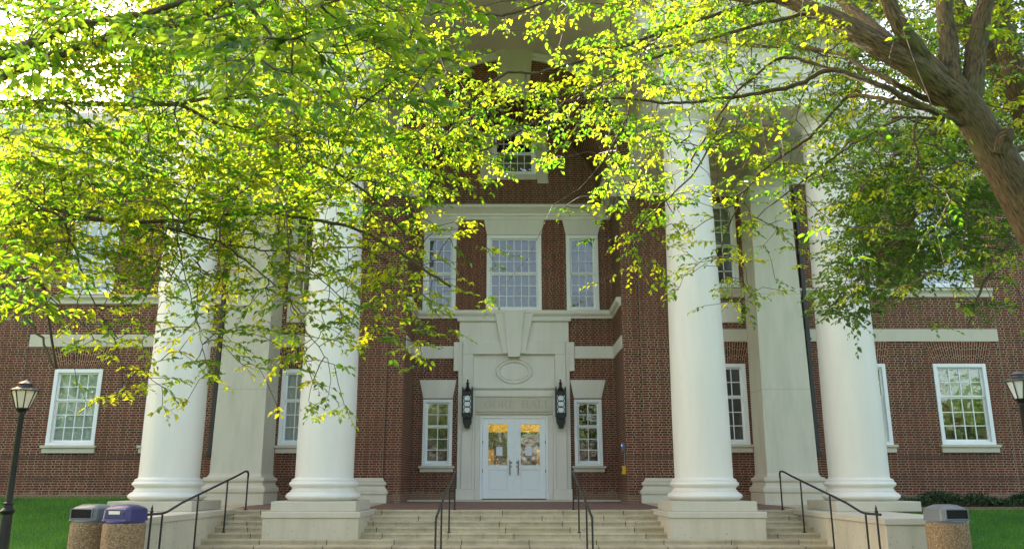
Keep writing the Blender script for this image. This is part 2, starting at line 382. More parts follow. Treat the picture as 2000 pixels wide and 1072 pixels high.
# ------------------------------------------------------------------ ground
def sm(a, b, x):
    t_ = min(1, max(0, (x - a) / (b - a))); return t_ * t_ * (3 - 2 * t_)
GZ = -1.0
def ground(x, y):
    top = 0.10 if x < 0 else -0.10
    side = sm(7.2, 9.0, abs(x))
    g = GZ + (top - GZ) * min(1, max(0, (y - 13.6) / 9.6)) * side
    if y > 23.0: g = GZ + (top - GZ) * side
    return g
gx = sorted(set([-400, -200, -100, -60, -40, -30] + [i * 0.5 for i in range(-48, 49)] + [30, 40, 60, 100, 200, 400]))
gy = sorted(set([-400, -200, -100, -60, -40, -25, -15, -8, -3] + [i * 0.6 for i in range(0, 44)] + [30, 45, 70, 120, 250, 500]))
mb = MB()
for a, b in zip(gx, gx[1:]):
    for c, d in zip(gy, gy[1:]):
        mb.quad((a, c, ground(a, c)), (b, c, ground(b, c)), (b, d, ground(b, d)), (a, d, ground(a, d)))
mb.build('lawn', M['turf'], kind='structure')
mb = MB(); mb.quad((-7.2, 9.5, GZ + .004), (7.2, 9.5, GZ + .004), (7.2, 16.6, GZ + .004), (-7.2, 16.6, GZ + .004))
mb.quad((-30, 7.0, GZ + .004), (30, 7.0, GZ + .004), (30, 9.5, GZ + .004), (-30, 9.5, GZ + .004)); mb.build('pavement', M['concrete'], kind='structure')
mb = MB(); mb.quad((8.7, 22.75, -.115), (22, 22.75, -.115), (22, 23.84, -.09), (8.7, 23.84, -.09)); mb.build('planting_bed', M['soil'], kind='structure')

# ------------------------------------------------------------------ the building
YP, YD = 23.85, 26.0
hall = thing('brick_hall', 'long red brick hall with a tall white columned portico and stone framed entrance', 'building', (0, YP, 0))
hall.location = (0, 0, 0)
def part(mb_, name, mat, **k): return mb_.build(name, M[mat], hall, **k)

def window(x0, x1, z0, z1, y, cols, up, low, glass='glass', back=None, sill=None, cas=0.11, sash=0.055, mun=0.024, meet=None, rail=0.08, blindtop=None):
    """double-hung sash window set in a hole of the wall at plane y"""
    f = MB(); yf = y - 0.025
    f.box(x0, x0 + cas, yf, y + .16, z0, z1); f.box(x1 - cas, x1, yf, y + .16, z0, z1)
    f.box(x0 + cas, x1 - cas, yf, y + .16, z1 - cas, z1); f.box(x0 + cas, x1 - cas, yf, y + .16, z0, z0 + rail)
    fr = f.build('window', M['white_paint'], hall, bevel=0.008)
    a, b, c, d = x0 + cas, x1 - cas, z0 + rail, z1 - cas
    mz = meet if meet is not None else c + (d - c) * low / (up + low)
    s = MB()
    for (q0, q1, rows, yy) in ((mz, d, up, y + .05), (c, mz, low, y + .085)):
        s.box(a, a + sash, yy, yy + .035, q0, q1); s.box(b - sash, b, yy, yy + .035, q0, q1)
        lo = .045 if q0 == mz else .07
        s.box(a + sash, b - sash, yy, yy + .035, q0, q0 + lo); s.box(a + sash, b - sash, yy, yy + .035, q1 - .045, q1)
        for k in range(1, cols):
            xk = a + sash + (b - a - 2 * sash) * k / cols
            s.box(xk - mun / 2, xk + mun / 2, yy + .004, yy + .03, q0 + lo, q1 - .045)
        for k in range(1, rows):
            zk = q0 + lo + (q1 - .045 - q0 - lo) * k / rows
            s.box(a + sash, b - sash, yy + .006, yy + .028, zk - mun / 2, zk + mun / 2)
    s.build('sash', M['white_paint'], fr)
    g = MB(); g.quad((a + .01, y + .072, mz), (b - .01, y + .072, mz), (b - .01, y + .072, d), (a + .01, y + .072, d))
    g.quad((a + .01, y + .107, c), (b - .01, y + .107, c), (b - .01, y + .107, mz), (a + .01, y + .107, mz)); g.build('pane', M[glass], fr, fix=False)
    k = MB(); yb = y + 0.75
    A0, B0, C0, D0, yq = a - .35, b + .35, c - .35, d + .35, y + .302
    k.quad((A0, yb, C0), (B0, yb, C0), (B0, yb, D0), (A0, yb, D0)).quad((A0, yq, C0), (A0, yb, C0), (A0, yb, D0), (A0, yq, D0)).quad((B0, yq, C0), (B0, yb, C0), (B0, yb, D0), (B0, yq, D0))
    k.quad((A0, yq, D0), (B0, yq, D0), (B0, yb, D0), (A0, yb, D0)).quad((A0, yq, C0), (B0, yq, C0), (B0, yb, C0), (A0, yb, C0))
    h_ = .05
    for q_ in (((A0, x0 + h_), (C0, D0)), ((x1 - h_, B0), (C0, D0)), ((x0 + h_, x1 - h_), (C0, z0 + h_)), ((x0 + h_, x1 - h_), (z1 - h_, D0))):
        k.quad((q_[0][0], yq, q_[1][0]), (q_[0][1], yq, q_[1][0]), (q_[0][1], yq, q_[1][1]), (q_[0][0], yq, q_[1][1]))
    k.build('dark_backing', M['dark'], fr, fix=False)  # dark box added in place of a room, closed against stray sun
    if back:
        zb = c if blindtop is None else blindtop
        q = MB(); q.quad((a + .005, y + .17, zb), (b - .005, y + .17, zb), (b - .005, y + .17, d), (a + .005, y + .17, d)); q.build('blind', M[back], fr, fix=False)
    if sill:
        q = MB(); q.box(x0 - .09, x1 + .09, y - .12, y + .02, z0 - .075, z0); q.box(x0 - .05, x1 + .05, y - .07, y + .02, z0 - sill, z0 - .075)
        q.build('sill', M['stone'], fr, bevel=0.012)
    return fr

def jack_arch(b0, b1, t0, t1, z0, z1, y, name='flat_arch'):
    mb_ = MB(); n = 24
    for k in range(n):
        f0, f1 = k / n, (k + 1) / n
        A = (b0 + (b1 - b0) * f0, y, z0); B = (b0 + (b1 - b0) * f1, y, z0); Cc = (t0 + (t1 - t0) * f1, y, z1); D = (t0 + (t1 - t0) * f0, y, z1)
        w_ = (t1 - t0 + b1 - b0) / 2; h = z1 - z0
        mb_.quad(A, B, Cc, D, uv=[(w_ * f0, 0), (w_ * f1, 0), (w_ * f1, h), (w_ * f0, h)])
    # thin edges so the arch stands a few mm proud
    mb_.quad((b0, y, z0), (t0, y, z1), (t0, y + .05, z1), (b0, y + .05, z0)); mb_.quad((b1, y, z0), (t1, y, z1), (t1, y + .05, z1), (b1, y + .05, z0))
    return mb_.build(name, M['brick_arch'], hall, fix=False)

def trapezoid(b0, b1, t0, t1, z0, z1, y, name='lintel', mat='stone_pale', d=.1):
    return part(MB().prism([(b0, z0), (b1, z0), (t1, z1), (t0, z1)], y, y + d), name, mat, bevel=.008)

# --- wing walls with their windows
ENT0, ENT1 = 9.45, 10.9          # entablature of the wings
for sgn in (1, -1):
    dz = 0.0 if sgn > 0 else -0.16
    def X(a, b): return (a, b) if sgn > 0 else (-b, -a)
    wide = [X(12.22, 13.76) if sgn > 0 else (-13.38, -11.98)]
    wl = (1.597 + (0 if sgn > 0 else -.02), 3.914 + dz); wu = (6.2 + dz * 1.3, 8.85 + dz)
    narrow = [X(5.66, 6.75), X(9.72, 10.83) if sgn > 0 else (-10.63, -9.52)]
    holes = []
    for (a, b) in wide + narrow: holes += [(a, b, *wl), (a, b, *wu)]
    h_out = [X(17.2, 18.7), X(22.2, 23.7), X(27.2, 28.7)]
    for (a, b) in h_out: holes += [(a, b, *wl), (a, b, *wu)]
    x0, x1 = X(4.85, 46.0); mb = MB(); wall_holes(mb, x0, x1, -.6, 9.6, YP, holes); part(mb, 'wing_wall', 'brick', fix=False)
    for i, (a, b) in enumerate(wide + h_out):
        window(a, b, *wl, YP, 4, 2, 3, back='shade' if sgn < 0 else 'blind', sill=.22, blindtop=None if sgn < 0 else 2.95)
        window(a, b, *wu, YP, 4, 3, 3, back='shade' if sgn < 0 else None)
        c0 = (a + b) / 2; jack_arch(a, b, c0 - .98, c0 + .98, wl[1] + .03, 4.56 + dz, YP - .012)
        jack_arch(a, b, c0 - .92, c0 + .92, wu[1] + .03, 9.42, YP - .012)
    for i, (a, b) in enumerate(narrow):
        window(a, b, *wl, YP, 3, 2, 3, back='shade' if sgn < 0 else None, sill=.22)
        window(a, b, *wu, YP, 3, 3, 3, back='blind' if sgn > 0 else None, blindtop=7.6)
        c0 = (a + b) / 2; jack_arch(a, b, c0 - .72, c0 + .72, wl[1] + .03, 4.56 + dz, YP - .012)
    c0 = (narrow[0][0] + narrow[0][1]) / 2
    part(MB().box(c0 - .53, c0 + .53, YP - .02, YP + .05, 5.14, 5.74), 'stone_panel', 'stone_pale', bevel=.006)
    for (a, b) in ((4.86, 6.86), (8.15, 14.24)):
        a, b = X(a, b)
        part(MB().box(a, b, YP - .035, YP + .05, 4.565 + dz, 4.935 + dz), 'string_course', 'stone', bevel=.006)
        part(MB().sweep([(-.05, 5.9 + dz * 1.3), (.05, 5.9 + dz * 1.3), (.06, 6.0 + dz * 1.3), (.10, 6.06 + dz * 1.3), (.13, 6.08 + dz * 1.3), (.13, 6.15 + dz * 1.3), (-.05, 6.17 + dz * 1.3)], [(a, YP), (b, YP)]), 'sill_band', 'stone')
        part(MB().box(a, b, YP - .018, YP + .02, 1.20, 1.265), 'water_table', 'brick')
    for xj in ((13.0, ) if sgn > 0 else (-12.7, )):
        part(MB().box(xj + .35, xj + .362, YP - .004, YP + .02, 4.94 + dz, 5.9 + dz), 'movement_joint', 'sealant')
    xj = sgn * 14.25; part(MB().box(xj - .012, xj + .012, YP - .006, YP + .02, 0.0, 9.4), 'movement_joint', 'pipe' if sgn < 0 else 'sealant')
    # wing entablature, cornice, roof
    a, b = X(8.35, 46.0)
    prof = [(-.1, ENT0), (.10, ENT0), (.10, 9.75), (.13, 9.78), (.13, 10.05), (.16, 10.10), (.10, 10.12), (.10, 10.72), (.16, 10.8), (.22, 10.9), (.24, 11.0), (.62, 11.04), (.62, 11.2), (.70, 11.3), (.74, 11.42), (.74, 11.5), (-.1, 11.62)]
    part(MB().sweep(prof, [(a, YP), (b, YP)]), 'entablature', 'stone_pale')
    mb = MB(); mb.quad((a, YP - .72, 11.52), (b, YP - .72, 11.52), (b, YP + 7.2, 15.7), (a, YP + 7.2, 15.7)); mb.quad((b, YP + 7.2, 15.7), (a, YP + 7.2, 15.7), (a, YP + 15, 11.5), (b, YP + 15, 11.5))
    rf = part(mb, 'roof', 'slate', fix=False)
    if sgn < 0:
        ch = MB().box(-15.3, -13.5, 29.6, 31.0, 13.0, 17.2).build('chimney', M['brick'], rf)
        MB().box(-15.36, -13.44, 29.5, 31.1, 14.6, 15.62).build('chimney_base', M['lead'], rf, bevel=.02)
        MB().box(-15.4, -13.4, 29.5, 31.1, 17.2, 17.45).build('chimney_cap', M['stone'], rf, bevel=.02)

# --- pavilion piers with their stone bases
AC, AR = 9.45, 2.92               # brick arch centre height and radius
for sgn in (1, -1):
    def X(a, b): return (a, b) if sgn > 0 else (-b, -a)
    a, b = X(3.2, 3.72); part(MB().box(a, b, YP, YD + .2, -.1, 9.5), 'pier', 'brick')
    a, b = X(3.72, 4.86); part(MB().box(a, b, YP - .06, YP + .4, .66, 9.1), 'pilaster', 'brick')
    part(MB().box(*X(3.712, 3.728), YP - .064, YP - .05, .7, 9.1), 'movement_joint', 'sealant')
    prof = [(0.0, -.1), (.13, -.1), (.13, .20), (.12, .215), (.155, .24), (.165, .29), (.155, .335), (.115, .36), (.085, .40), (.07, .45), (.08, .475), (.105, .49), (.112, .525), (.10, .56), (.04, .585), (.02, .62), (.0, .675), (-.1, .675)]
    a, b = X(3.70, 4.88); path = [(a, YP + .01), (a, YP - .06), (b, YP - .06), (b, YP + .3)]
    part(MB().sweep(prof, path[::1]), 'pilaster_base', 'stone', smooth=40)
    # outer respond: tapered stone pilaster standing in front of the wall
    a, b = X(6.80, 8.22); c0 = (a + b) / 2
    zs = [.75 + (9.0 - .75) * k / 12 for k in range(13)]; mb = MB(); L = []
    for z in zs:
        f = (z - .75) / 8.25; hw = .69 * (1 - .17 * f ** 1.35); yd = YP - 1.15 * (1 - .04 * f)
        L.append([(c0 - hw, YP + .1, z), (c0 - hw, yd, z), (c0 + hw, yd, z), (c0 + hw, YP + .1, z)])
    for p0, p1 in zip(L, L[1:]):
        for k in range(3): mb.quad(p0[k], p0[k + 1], p1[k + 1], p1[k])
    rp = part(mb, 'respond', 'respond', fix=False)
    M.setdefault('joint', plain('stone_joint', (0.40, 0.38, 0.30), 0.9))
    for zj in (3.05, 5.75):
        f = (zj - .75) / 8.25; hw = .69 * (1 - .17 * f ** 1.35) + .002; yd = YP - 1.15 * (1 - .04 * f) - .002
        MB().box(c0 - hw, c0 + hw, yd, YP, zj - .006, zj + .006).build('joint', M['joint'], rp)
    prof = [(0.0, -.1), (.16, -.1), (.16, .26), (.145, .275), (.18, .30), (.195, .36), (.18, .42), (.13, .45), (.10, .49), (.085, .55), (.095, .57), (.125, .59), (.135, .63), (.12, .68), (.05, .70), (.02, .74), (.0, .80), (-.05, .8)]
    hw = .69; path = [(c0 - hw, YP + .05), (c0 - hw, YP - 1.15), (c0 + hw, YP - 1.15), (c0 + hw, YP + .05)]
    MB().sweep(prof, path).build('respond_base', M['stone'], rp, smooth=40)
    hw = .575; pc = [(-.05, 8.72), (.0, 8.72), (.03, 8.74), (.03, 8.80), (.0, 8.82), (.0, 8.98), (.04, 9.02), (.10, 9.08), (.12, 9.12), (.16, 9.13), (.16, 9.27), (-.05, 9.27)]
    path = [(c0 - hw, YP + .05), (c0 - hw, YP - 1.105), (c0 + hw, YP - 1.105), (c0 + hw, YP + .05)]
    MB().sweep(pc, path).build('respond_capital', M['stone_pale'], rp)

# impost / entablature band along the pavilion piers and the wall under the portico
impost = [(-.1, 9.06), (.05, 9.06), (.05, 9.26), (.08, 9.29), (.08, 9.50), (.12, 9.56), (.06, 9.58), (.06, 9.72), (.10, 9.76), (.20, 9.82), (.22, 9.9), (-.1, 9.93)]
for sgn in (1, -1):
    path = [(3.0, YD - .4), (3.0, YP), (3.72, YP), (3.72, YP - .06), (4.88, YP - .06), (4.88, YP), (8.35, YP)]
    if sgn < 0: path = [(-x, y) for x, y in path][::-1]
    part(MB().sweep(impost, path), 'impost', 'stone')
# wall above the impost with the brick arch
def arcp(r, c, n, a0=0.0, a1=math.pi): return [(r * math.cos(a0 + (a1 - a0) * k / n), c + r * math.sin(a0 + (a1 - a0) * k / n)) for k in range(n + 1)]
mb = MB(); inner = arcp(AR, AC, 40)
for (p0, p1) in zip(inner, inner[1:]):
    mb.quad((p0[0], YP, p0[1]), (p0[0], YP, 15.2), (p1[0], YP, 15.2), (p1[0], YP, p1[1]))
    mb.quad((p0[0], YP, p0[1]), (p1[0], YP, p1[1]), (p1[0], YD + .12, p1[1]), (p0[0], YD + .12, p0[1]))
for s_ in (1, -1): mb.quad((s_ * AR, YP, 9.45), (s_ * 8.4, YP, 9.45), (s_ * 8.4, YP, 15.2), (s_ * AR, YP, 15.2))
part(mb, 'arch_wall', 'brick', fix=False)
mb = MB(); n = 64
for k in range(n):
    a0, a1 = math.pi * k / n, math.pi * (k + 1) / n
    P_ = lambda r, a: (r * math.cos(a), YP - .02, AC + r * math.sin(a))
    rr = AR + .02
    mb.quad(P_(rr, a0), P_(rr + .62, a0), P_(rr + .62, a1), P_(rr, a1), uv=[(3.2 * a0, 0), (3.2 * a0, .62), (3.2 * a1, .62), (3.2 * a1, 0)])
part(mb, 'arch_ring', 'brick_arch', fix=False)
trapezoid(-.46, .46, -.60, .60, 12.36, 13.98, YP - .14, 'keystone', 'stone', .25)
trapezoid(-.36, .36, -.46, .46, 12.42, 13.98, YP - .17, 'keystone', 'stone', .1)

# --- recessed entrance wall
lowL, lowR = (-2.86, -1.93), (1.885, 2.755)
holes = [(*lowL, 1.05, 3.09), (*lowR, 1.05, 3.09), (-.90, .90, 5.95, 8.48), (1.71, 2.77, 5.95, 8.49), (-2.97, -1.90, 5.95, 8.49), (-.74, .74, 10.62, 12.2), (-1.06, 1.06, .05, 2.62)]
mb = MB(); wall_holes(mb, -3.3, 3.3, -.1, 12.7, YD, holes); part(mb, 'entrance_wall', 'brick', fix=False)
window(*lowL, 1.05, 3.09, YD, 2, 2, 3, sill=.19, cas=.10); window(*lowR, 1.05, 3.09, YD, 2, 2, 3, sill=.19, cas=.10)
window(-.90, .90, 5.95, 8.48, YD, 6, 3, 3, 'glass_up', 'shade_grey', cas=.12, rail=.06)
window(1.71, 2.77, 5.95, 8.49, YD, 3, 3, 3, 'glass_up', 'shade_grey', cas=.13, rail=.06, blindtop=6.6); window(-2.97, -1.90, 5.95, 8.49, YD, 3, 3, 3, 'glass_up', 'shade_grey', cas=.13, rail=.06)
window(-.74, .74, 10.62, 12.2, YD, 5, 2, 2, cas=.10)
trapezoid(-.90, .90, -1.0, 1.0, 8.49, 9.02, YD - .03); trapezoid(1.71, 2.77, 1.60, 2.915, 8.50, 9.02, YD - .03); trapezoid(-2.97, -1.90, -3.11, -1.80, 8.50, 9.02, YD - .03)
trapezoid(lowR[0], lowR[1], 1.77, 2.90, 3.12, 3.70, YD - .03); trapezoid(lowL[0], lowL[1], -2.99, -1.83, 3.12, 3.70, YD - .03)
# moulded bands that turn onto the side walls of the recess
def recess_band(prof, name, mat):
    part(MB().sweep(prof, [(-3.2, YP + .12), (-3.2, YD), (3.2, YD), (3.2, YP + .12)]), name, mat)
# travel left reveal back, across, right reveal forward: outward (toward viewer) must be on the right
def outw(pr): return pr
recess_band([(-.05, 4.385), (.035, 4.385), (.035, 4.776), (-.05, 4.776)], 'string_course', 'stone_pale')
recess_band([(-.05, 5.68), (.04, 5.68), (.05, 5.74), (.12, 5.80), (.14, 5.84), (.14, 5.93), (-.05, 5.95)], 'sill_band', 'stone_pale')
recess_band([(-.05, 9.01), (.05, 9.01), (.05, 9.12), (.08, 9.14), (.08, 9.22), (.14, 9.28), (.22, 9.36), (.26, 9.38), (.26, 9.48), (-.05, 9.52)], 'cornice', 'stone_pale')
# lunette window surround with ears
mb = MB(); y0 = YD - .06
mb.box(-1.14, -.74, y0, YD + .05, 10.42, 12.75).box(.74, 1.14, y0, YD + .05, 10.42, 12.75).box(-.74, .74, y0, YD + .05, 10.42, 10.62).box(-.74, .74, y0, YD + .05, 12.2, 12.75)
mb.box(-1.16, -.78, y0 - .012, YD, 10.28, 10.42).box(.78, 1.16, y0 - .012, YD, 10.28, 10.42)
part(mb, 'window_surround', 'stone', bevel=.012)
mb = MB().box(-.93, -.90, y0 - .02, y0 + .01, 10.5, 12.7).box(.90, .93, y0 - .02, y0 + .01, 10.5, 12.7); part(mb, 'surround_fillet', 'stone')

# --- stone doorway
y1, y2 = YD - .10, YD - .16
mb = MB()
for s_ in (1, -1):
    def X(a, b): return (a, b) if s_ > 0 else (-b, -a)
    mb.box(*X(1.30, 1.63), y2, YD + .05, .36, 4.5)             # pilaster strip
    mb.box(*X(1.63, 1.76), y1, YD + .05, .36, 4.9)             # outer fillet
    mb.box(*X(1.22, 1.30), y1 - .01, YD + .05, .36, 3.40)        # inner fillet
    mb.box(*X(1.21, 1.80), y2 - .03, YD + .05, .04, .36)       # plinth block
    mb.box(*X(1.76, 1.92), y1 - .005, YD + .05, 3.97, 4.9)       # ear
    mb.box(*X(1.06, 1.22), YD - .04, YD + .06, .04, 2.62)      # jamb
mb.box(-1.63, 1.63, y2, YD + .05, 4.5, 4.9)                       # head of the frame
mb.box(-1.30, 1.30, YD - .03, YD + .03, 3.42, 4.5)               # panel
part(mb, 'door_surround', 'stone_pale', bevel=.012)
mb = MB().box(-1.75, 1.75, y1, YD + .05, 4.9, 5.56).box(-1.82, 1.82, y1 - .09, YD + .05, 5.56, 5.68); part(mb, 'frieze_block', 'stone_pale', bevel=.012)
trapezoid(-.35, .35, -.62, .62, 4.52, 5.80, y2 - .06, 'keystone', 'stone_pale', .2); trapezoid(-.19, .19, -.33, .33, 4.40, 5.85, y2 - .12, 'keystone', 'stone_pale', .2)
# oval medallion
mb = MB(); n = 56; prof = [(1.0, -.03), (1.0, -.07), (.93, -.085), (.88, -.055), (.80, -.05), (.76, -.075), (.69, -.06), (.66, -.035)]
for k in range(n):
    a0, a1 = 2 * math.pi * k / n, 2 * math.pi * (k + 1) / n
    for (r0, o0), (r1, o1) in zip(prof, prof[1:]):
        e = lambda r, o, a: ((.58 - (1 - r) * .42) * math.cos(a), YD + o - .0, 3.975 + (.40 - (1 - r) * .42) * math.sin(a))
        mb.quad(e(r0, o0, a0), e(r0, o0, a1), e(r1, o1, a1), e(r1, o1, a0))
part(mb, 'oval_medallion', 'stone_pale', fix=False)
# entablature over the door
part(MB().sweep([(-.05, 3.12), (.03, 3.12), (.03, 3.15), (.09, 3.17), (.09, 3.36), (.13, 3.39), (.16, 3.42), (.16, 3.47), (-.05, 3.49)], [(-1.24, YD - .04), (1.24, YD - .04)]), 'door_cornice', 'stone_pale')
part(MB().box(-1.22, 1.22, YD - .055, YD + .05, 2.72, 3.12), 'door_frieze', 'stone')
part(MB().sweep([(-.05, 2.62), (.05, 2.62), (.06, 2.68), (.09, 2.70), (.09, 2.74), (-.05, 2.75)], [(-1.22, YD - .04), (1.22, YD - .04)]), 'door_architrave', 'stone')
# carved name: raised letters, shade of the cut put into a darker stone
T, t_ = .034, .014
def letter(ch, x, z, h, w, mb_, y):
    def bar(ax, az, bx, bz, th):
        dx, dz_ = bx - ax, bz - az; l = math.hypot(dx, dz_); nx, nz = -dz_ / l * th / 2, dx / l * th / 2
        mb_.prism([(x + (ax * w) + nx, z + az * h + nz) if False else (x + ax + nx, z + az + nz), (x + ax - nx, z + az - nz), (x + bx - nx, z + bz - nz), (x + bx + nx, z + bz + nz)], y, y + .008)
    def ser(cx, zz): bar(cx - .035, zz, cx + .035, zz, .012)
    def ring(a0, a1):
        n_ = 18
        for k in range(n_):
            q0, q1 = a0 + (a1 - a0) * k / n_, a0 + (a1 - a0) * (k + 1) / n_
            th = t_ + (T - t_) * abs(math.cos((q0 + q1) / 2)) ** 1.5
            bar(w / 2 + w / 2 * math.cos(q0), h / 2 + h / 2 * math.sin(q0), w / 2 + w / 2 * math.cos(q1), h / 2 + h / 2 * math.sin(q1), th)
    if ch == 'O': ring(0, 2 * math.pi)
    if ch == 'G':
        ring(R(42), R(330)); bar(w * .93, 0.1 * h, w * .93, .42 * h, T); ser(w * .9, .42 * h); bar(w * .93, .68 * h, w * .95, .98 * h, t_)
    if ch == 'R':
        bar(.03, 0, .03, h, T); ser(.03, 0); ser(.03, h); bar(.03, h, w * .6, h, t_); bar(.03, h * .52, w * .6, h * .52, t_)
        for k in range(8):
            q0, q1 = -math.pi / 2 + math.pi * k / 8, -math.pi / 2 + math.pi * (k + 1) / 8
            bar(w * .6 + w * .26 * math.cos(q0), h * .76 + h * .24 * math.sin(q0), w * .6 + w * .26 * math.cos(q1), h * .76 + h * .24 * math.sin(q1), T if 2 < k < 6 else .02)
        bar(w * .5, h * .52, w, 0, T); ser(w, 0)
    if ch == 'E':
        bar(.03, 0, .03, h, T); bar(0, h, w * .85, h, t_); bar(0, 0, w * .9, 0, t_); bar(.03, h * .53, w * .65, h * .53, t_); bar(w * .85, h, w * .85, h * .8, t_); bar(w * .9, 0, w * .9, h * .22, t_)
    if ch == 'H':
        bar(.03, 0, .03, h, T); bar(w - .03, 0, w - .03, h, T); bar(.03, h * .52, w - .03, h * .52, t_)
        for cx in (.03, w - .03): ser(cx, 0); ser(cx, h)
    if ch == 'A':
        bar(0, 0, w / 2, h, t_); bar(w / 2, h, w, 0, T); bar(w * .2, h * .36, w * .8, h * .36, t_); ser(0, 0); ser(w, 0)
    if ch == 'L':
        bar(.03, 0, .03, h, T); ser(.03, 0); ser(.03, h); bar(0, 0, w * .9, 0, t_); bar(w * .9, 0, w * .9, h * .24, t_)
mb = MB(); x = -.92; M['carving'] = plain('carved_shade', (0.475, 0.435, 0.34), 0.8)
for ch, w_ in (('G', .20), ('O', .215), ('R', .18), ('E', .15), (' ', .20), ('H', .20), ('A', .20), ('L', .155), ('L', .155)):
    if ch == ' ': part(mb, 'carved_word', 'carving'); mb = MB()
    else: letter(ch, x, 2.825, .215, w_, mb, YD - .0585)
    x += w_ + (.055 if ch != ' ' else 0)
part(mb, 'carved_word', 'carving')
# doors
for s_ in (1, -1):
    def X(a, b): return (a, b) if s_ > 0 else (-b, -a)
    yd = YD + .06; mb = MB()
    mb.box(*X(.015, .21), yd, yd + .05, .07, 2.50).box(*X(.80, .985), yd, yd + .05, .07, 2.50).box(*X(.21, .80), yd, yd + .05, 2.32, 2.50).box(*X(.21, .80), yd, yd + .05, .93, 1.07).box(*X(.21, .80), yd, yd + .05, .07, .30)
    mb.box(*X(.21, .80), yd + .02, yd + .045, .30, .93).box(*X(.26, .75), yd + .008, yd + .03, .35, .88)
    dr = mb.build('door', M['door_paint'], hall, bevel=.008)
    if s_ > 0: MB().box(-.03, .03, yd - .012, yd + .0, .07, 2.5).build('astragal', M['door_paint'], dr, bevel=.004)
    g = MB(); a, b = X(.205, .805); g.quad((a, yd + .03, 1.06), (b, yd + .03, 1.06), (b, yd + .03, 2.33), (a, yd + .03, 2.33)); g.build('pane', M['glass_door'], dr, fix=False)
    hx = s_ * .13; h = MB().tube([(hx, yd - .06, .78), (hx, yd - .06, 1.22)], .016, 8).tube([(hx, yd, .82), (hx, yd - .06, .82)], .014, 8).tube([(hx, yd, 1.18), (hx, yd - .06, 1.18)], .014, 8); h.build('handle', M['brass'], dr, smooth=40)
    h = MB().tube([(hx + s_ * -.045, yd - .012, 1.15), (hx + s_ * -.045, yd + .01, 1.15)], .026, 12).tube([(hx + s_ * -.045, yd - .01, 1.03), (hx + s_ * -.045, yd + .01, 1.03)], .02, 12); h.build('lock', M['brass'], dr, smooth=40)
    for z in (.85, 1.72): MB().box(*X(.965, 1.0), yd - .016, yd + .01, z, z + .10).build('hinge', M['brass'], dr)
mb = MB().box(-1.06, -.99, YD, YD + .12, .04, 2.62).box(.99, 1.06, YD, YD + .12, .04, 2.62).box(-.99, .99, YD, YD + .12, 2.51, 2.62); part(mb, 'door_frame', 'door_paint', bevel=.006)
# lobby seen through the doors: dark room warmed by an added glow panel
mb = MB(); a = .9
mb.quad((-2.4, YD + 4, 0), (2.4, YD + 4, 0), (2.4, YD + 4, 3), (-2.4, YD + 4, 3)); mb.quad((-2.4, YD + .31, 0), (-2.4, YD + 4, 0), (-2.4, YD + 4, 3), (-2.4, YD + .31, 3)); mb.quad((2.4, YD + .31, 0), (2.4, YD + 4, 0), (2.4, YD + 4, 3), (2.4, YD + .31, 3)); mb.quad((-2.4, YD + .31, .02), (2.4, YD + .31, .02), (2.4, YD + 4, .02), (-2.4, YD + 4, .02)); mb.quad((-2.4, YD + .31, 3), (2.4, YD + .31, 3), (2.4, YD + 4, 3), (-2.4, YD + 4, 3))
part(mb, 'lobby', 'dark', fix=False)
M['ochre'] = plain('ochre_panel_paint', (0.75, 0.42, 0.03), 0.7)
part(MB().box(-2.2, 2.2, YD + 1.8, YD + 1.9, 2.18, 2.8).box(-1.0, -.66, YD + 1.4, YD + 1.5, .05, 1.6).box(.74, 1.0, YD + 1.4, YD + 1.5, .05, 1.6), 'ochre_panels', 'ochre')  # ochre slabs set where the door glass has yellow patches
t = NT('lobby_fill_glow'); t.set(Base_Color=(0.9, 0.7, 0.4), Emission_Color=(1.0, 0.72, 0.32), Emission_Strength=1.2); M['lamp'] = t.m
part(MB().box(-1.2, 1.2, YD + .7, YD + 1.2, 2.90, 2.95), 'lobby_fill_glow', 'lamp')  # glowing slab added to warm the lobby, no fixture known there
for x in (-.46, .45): tag(MB().box(x - .095, x + .095, YD + .072, YD + .076, 1.36, 1.63).build('paper_notice', M['paper']), 'white printed notice taped inside the glass of the ' + ('left' if x < 0 else 'right') + ' door leaf', 'notice', 'notices on the entrance doors')
for x in (-.46, .45):
    pass

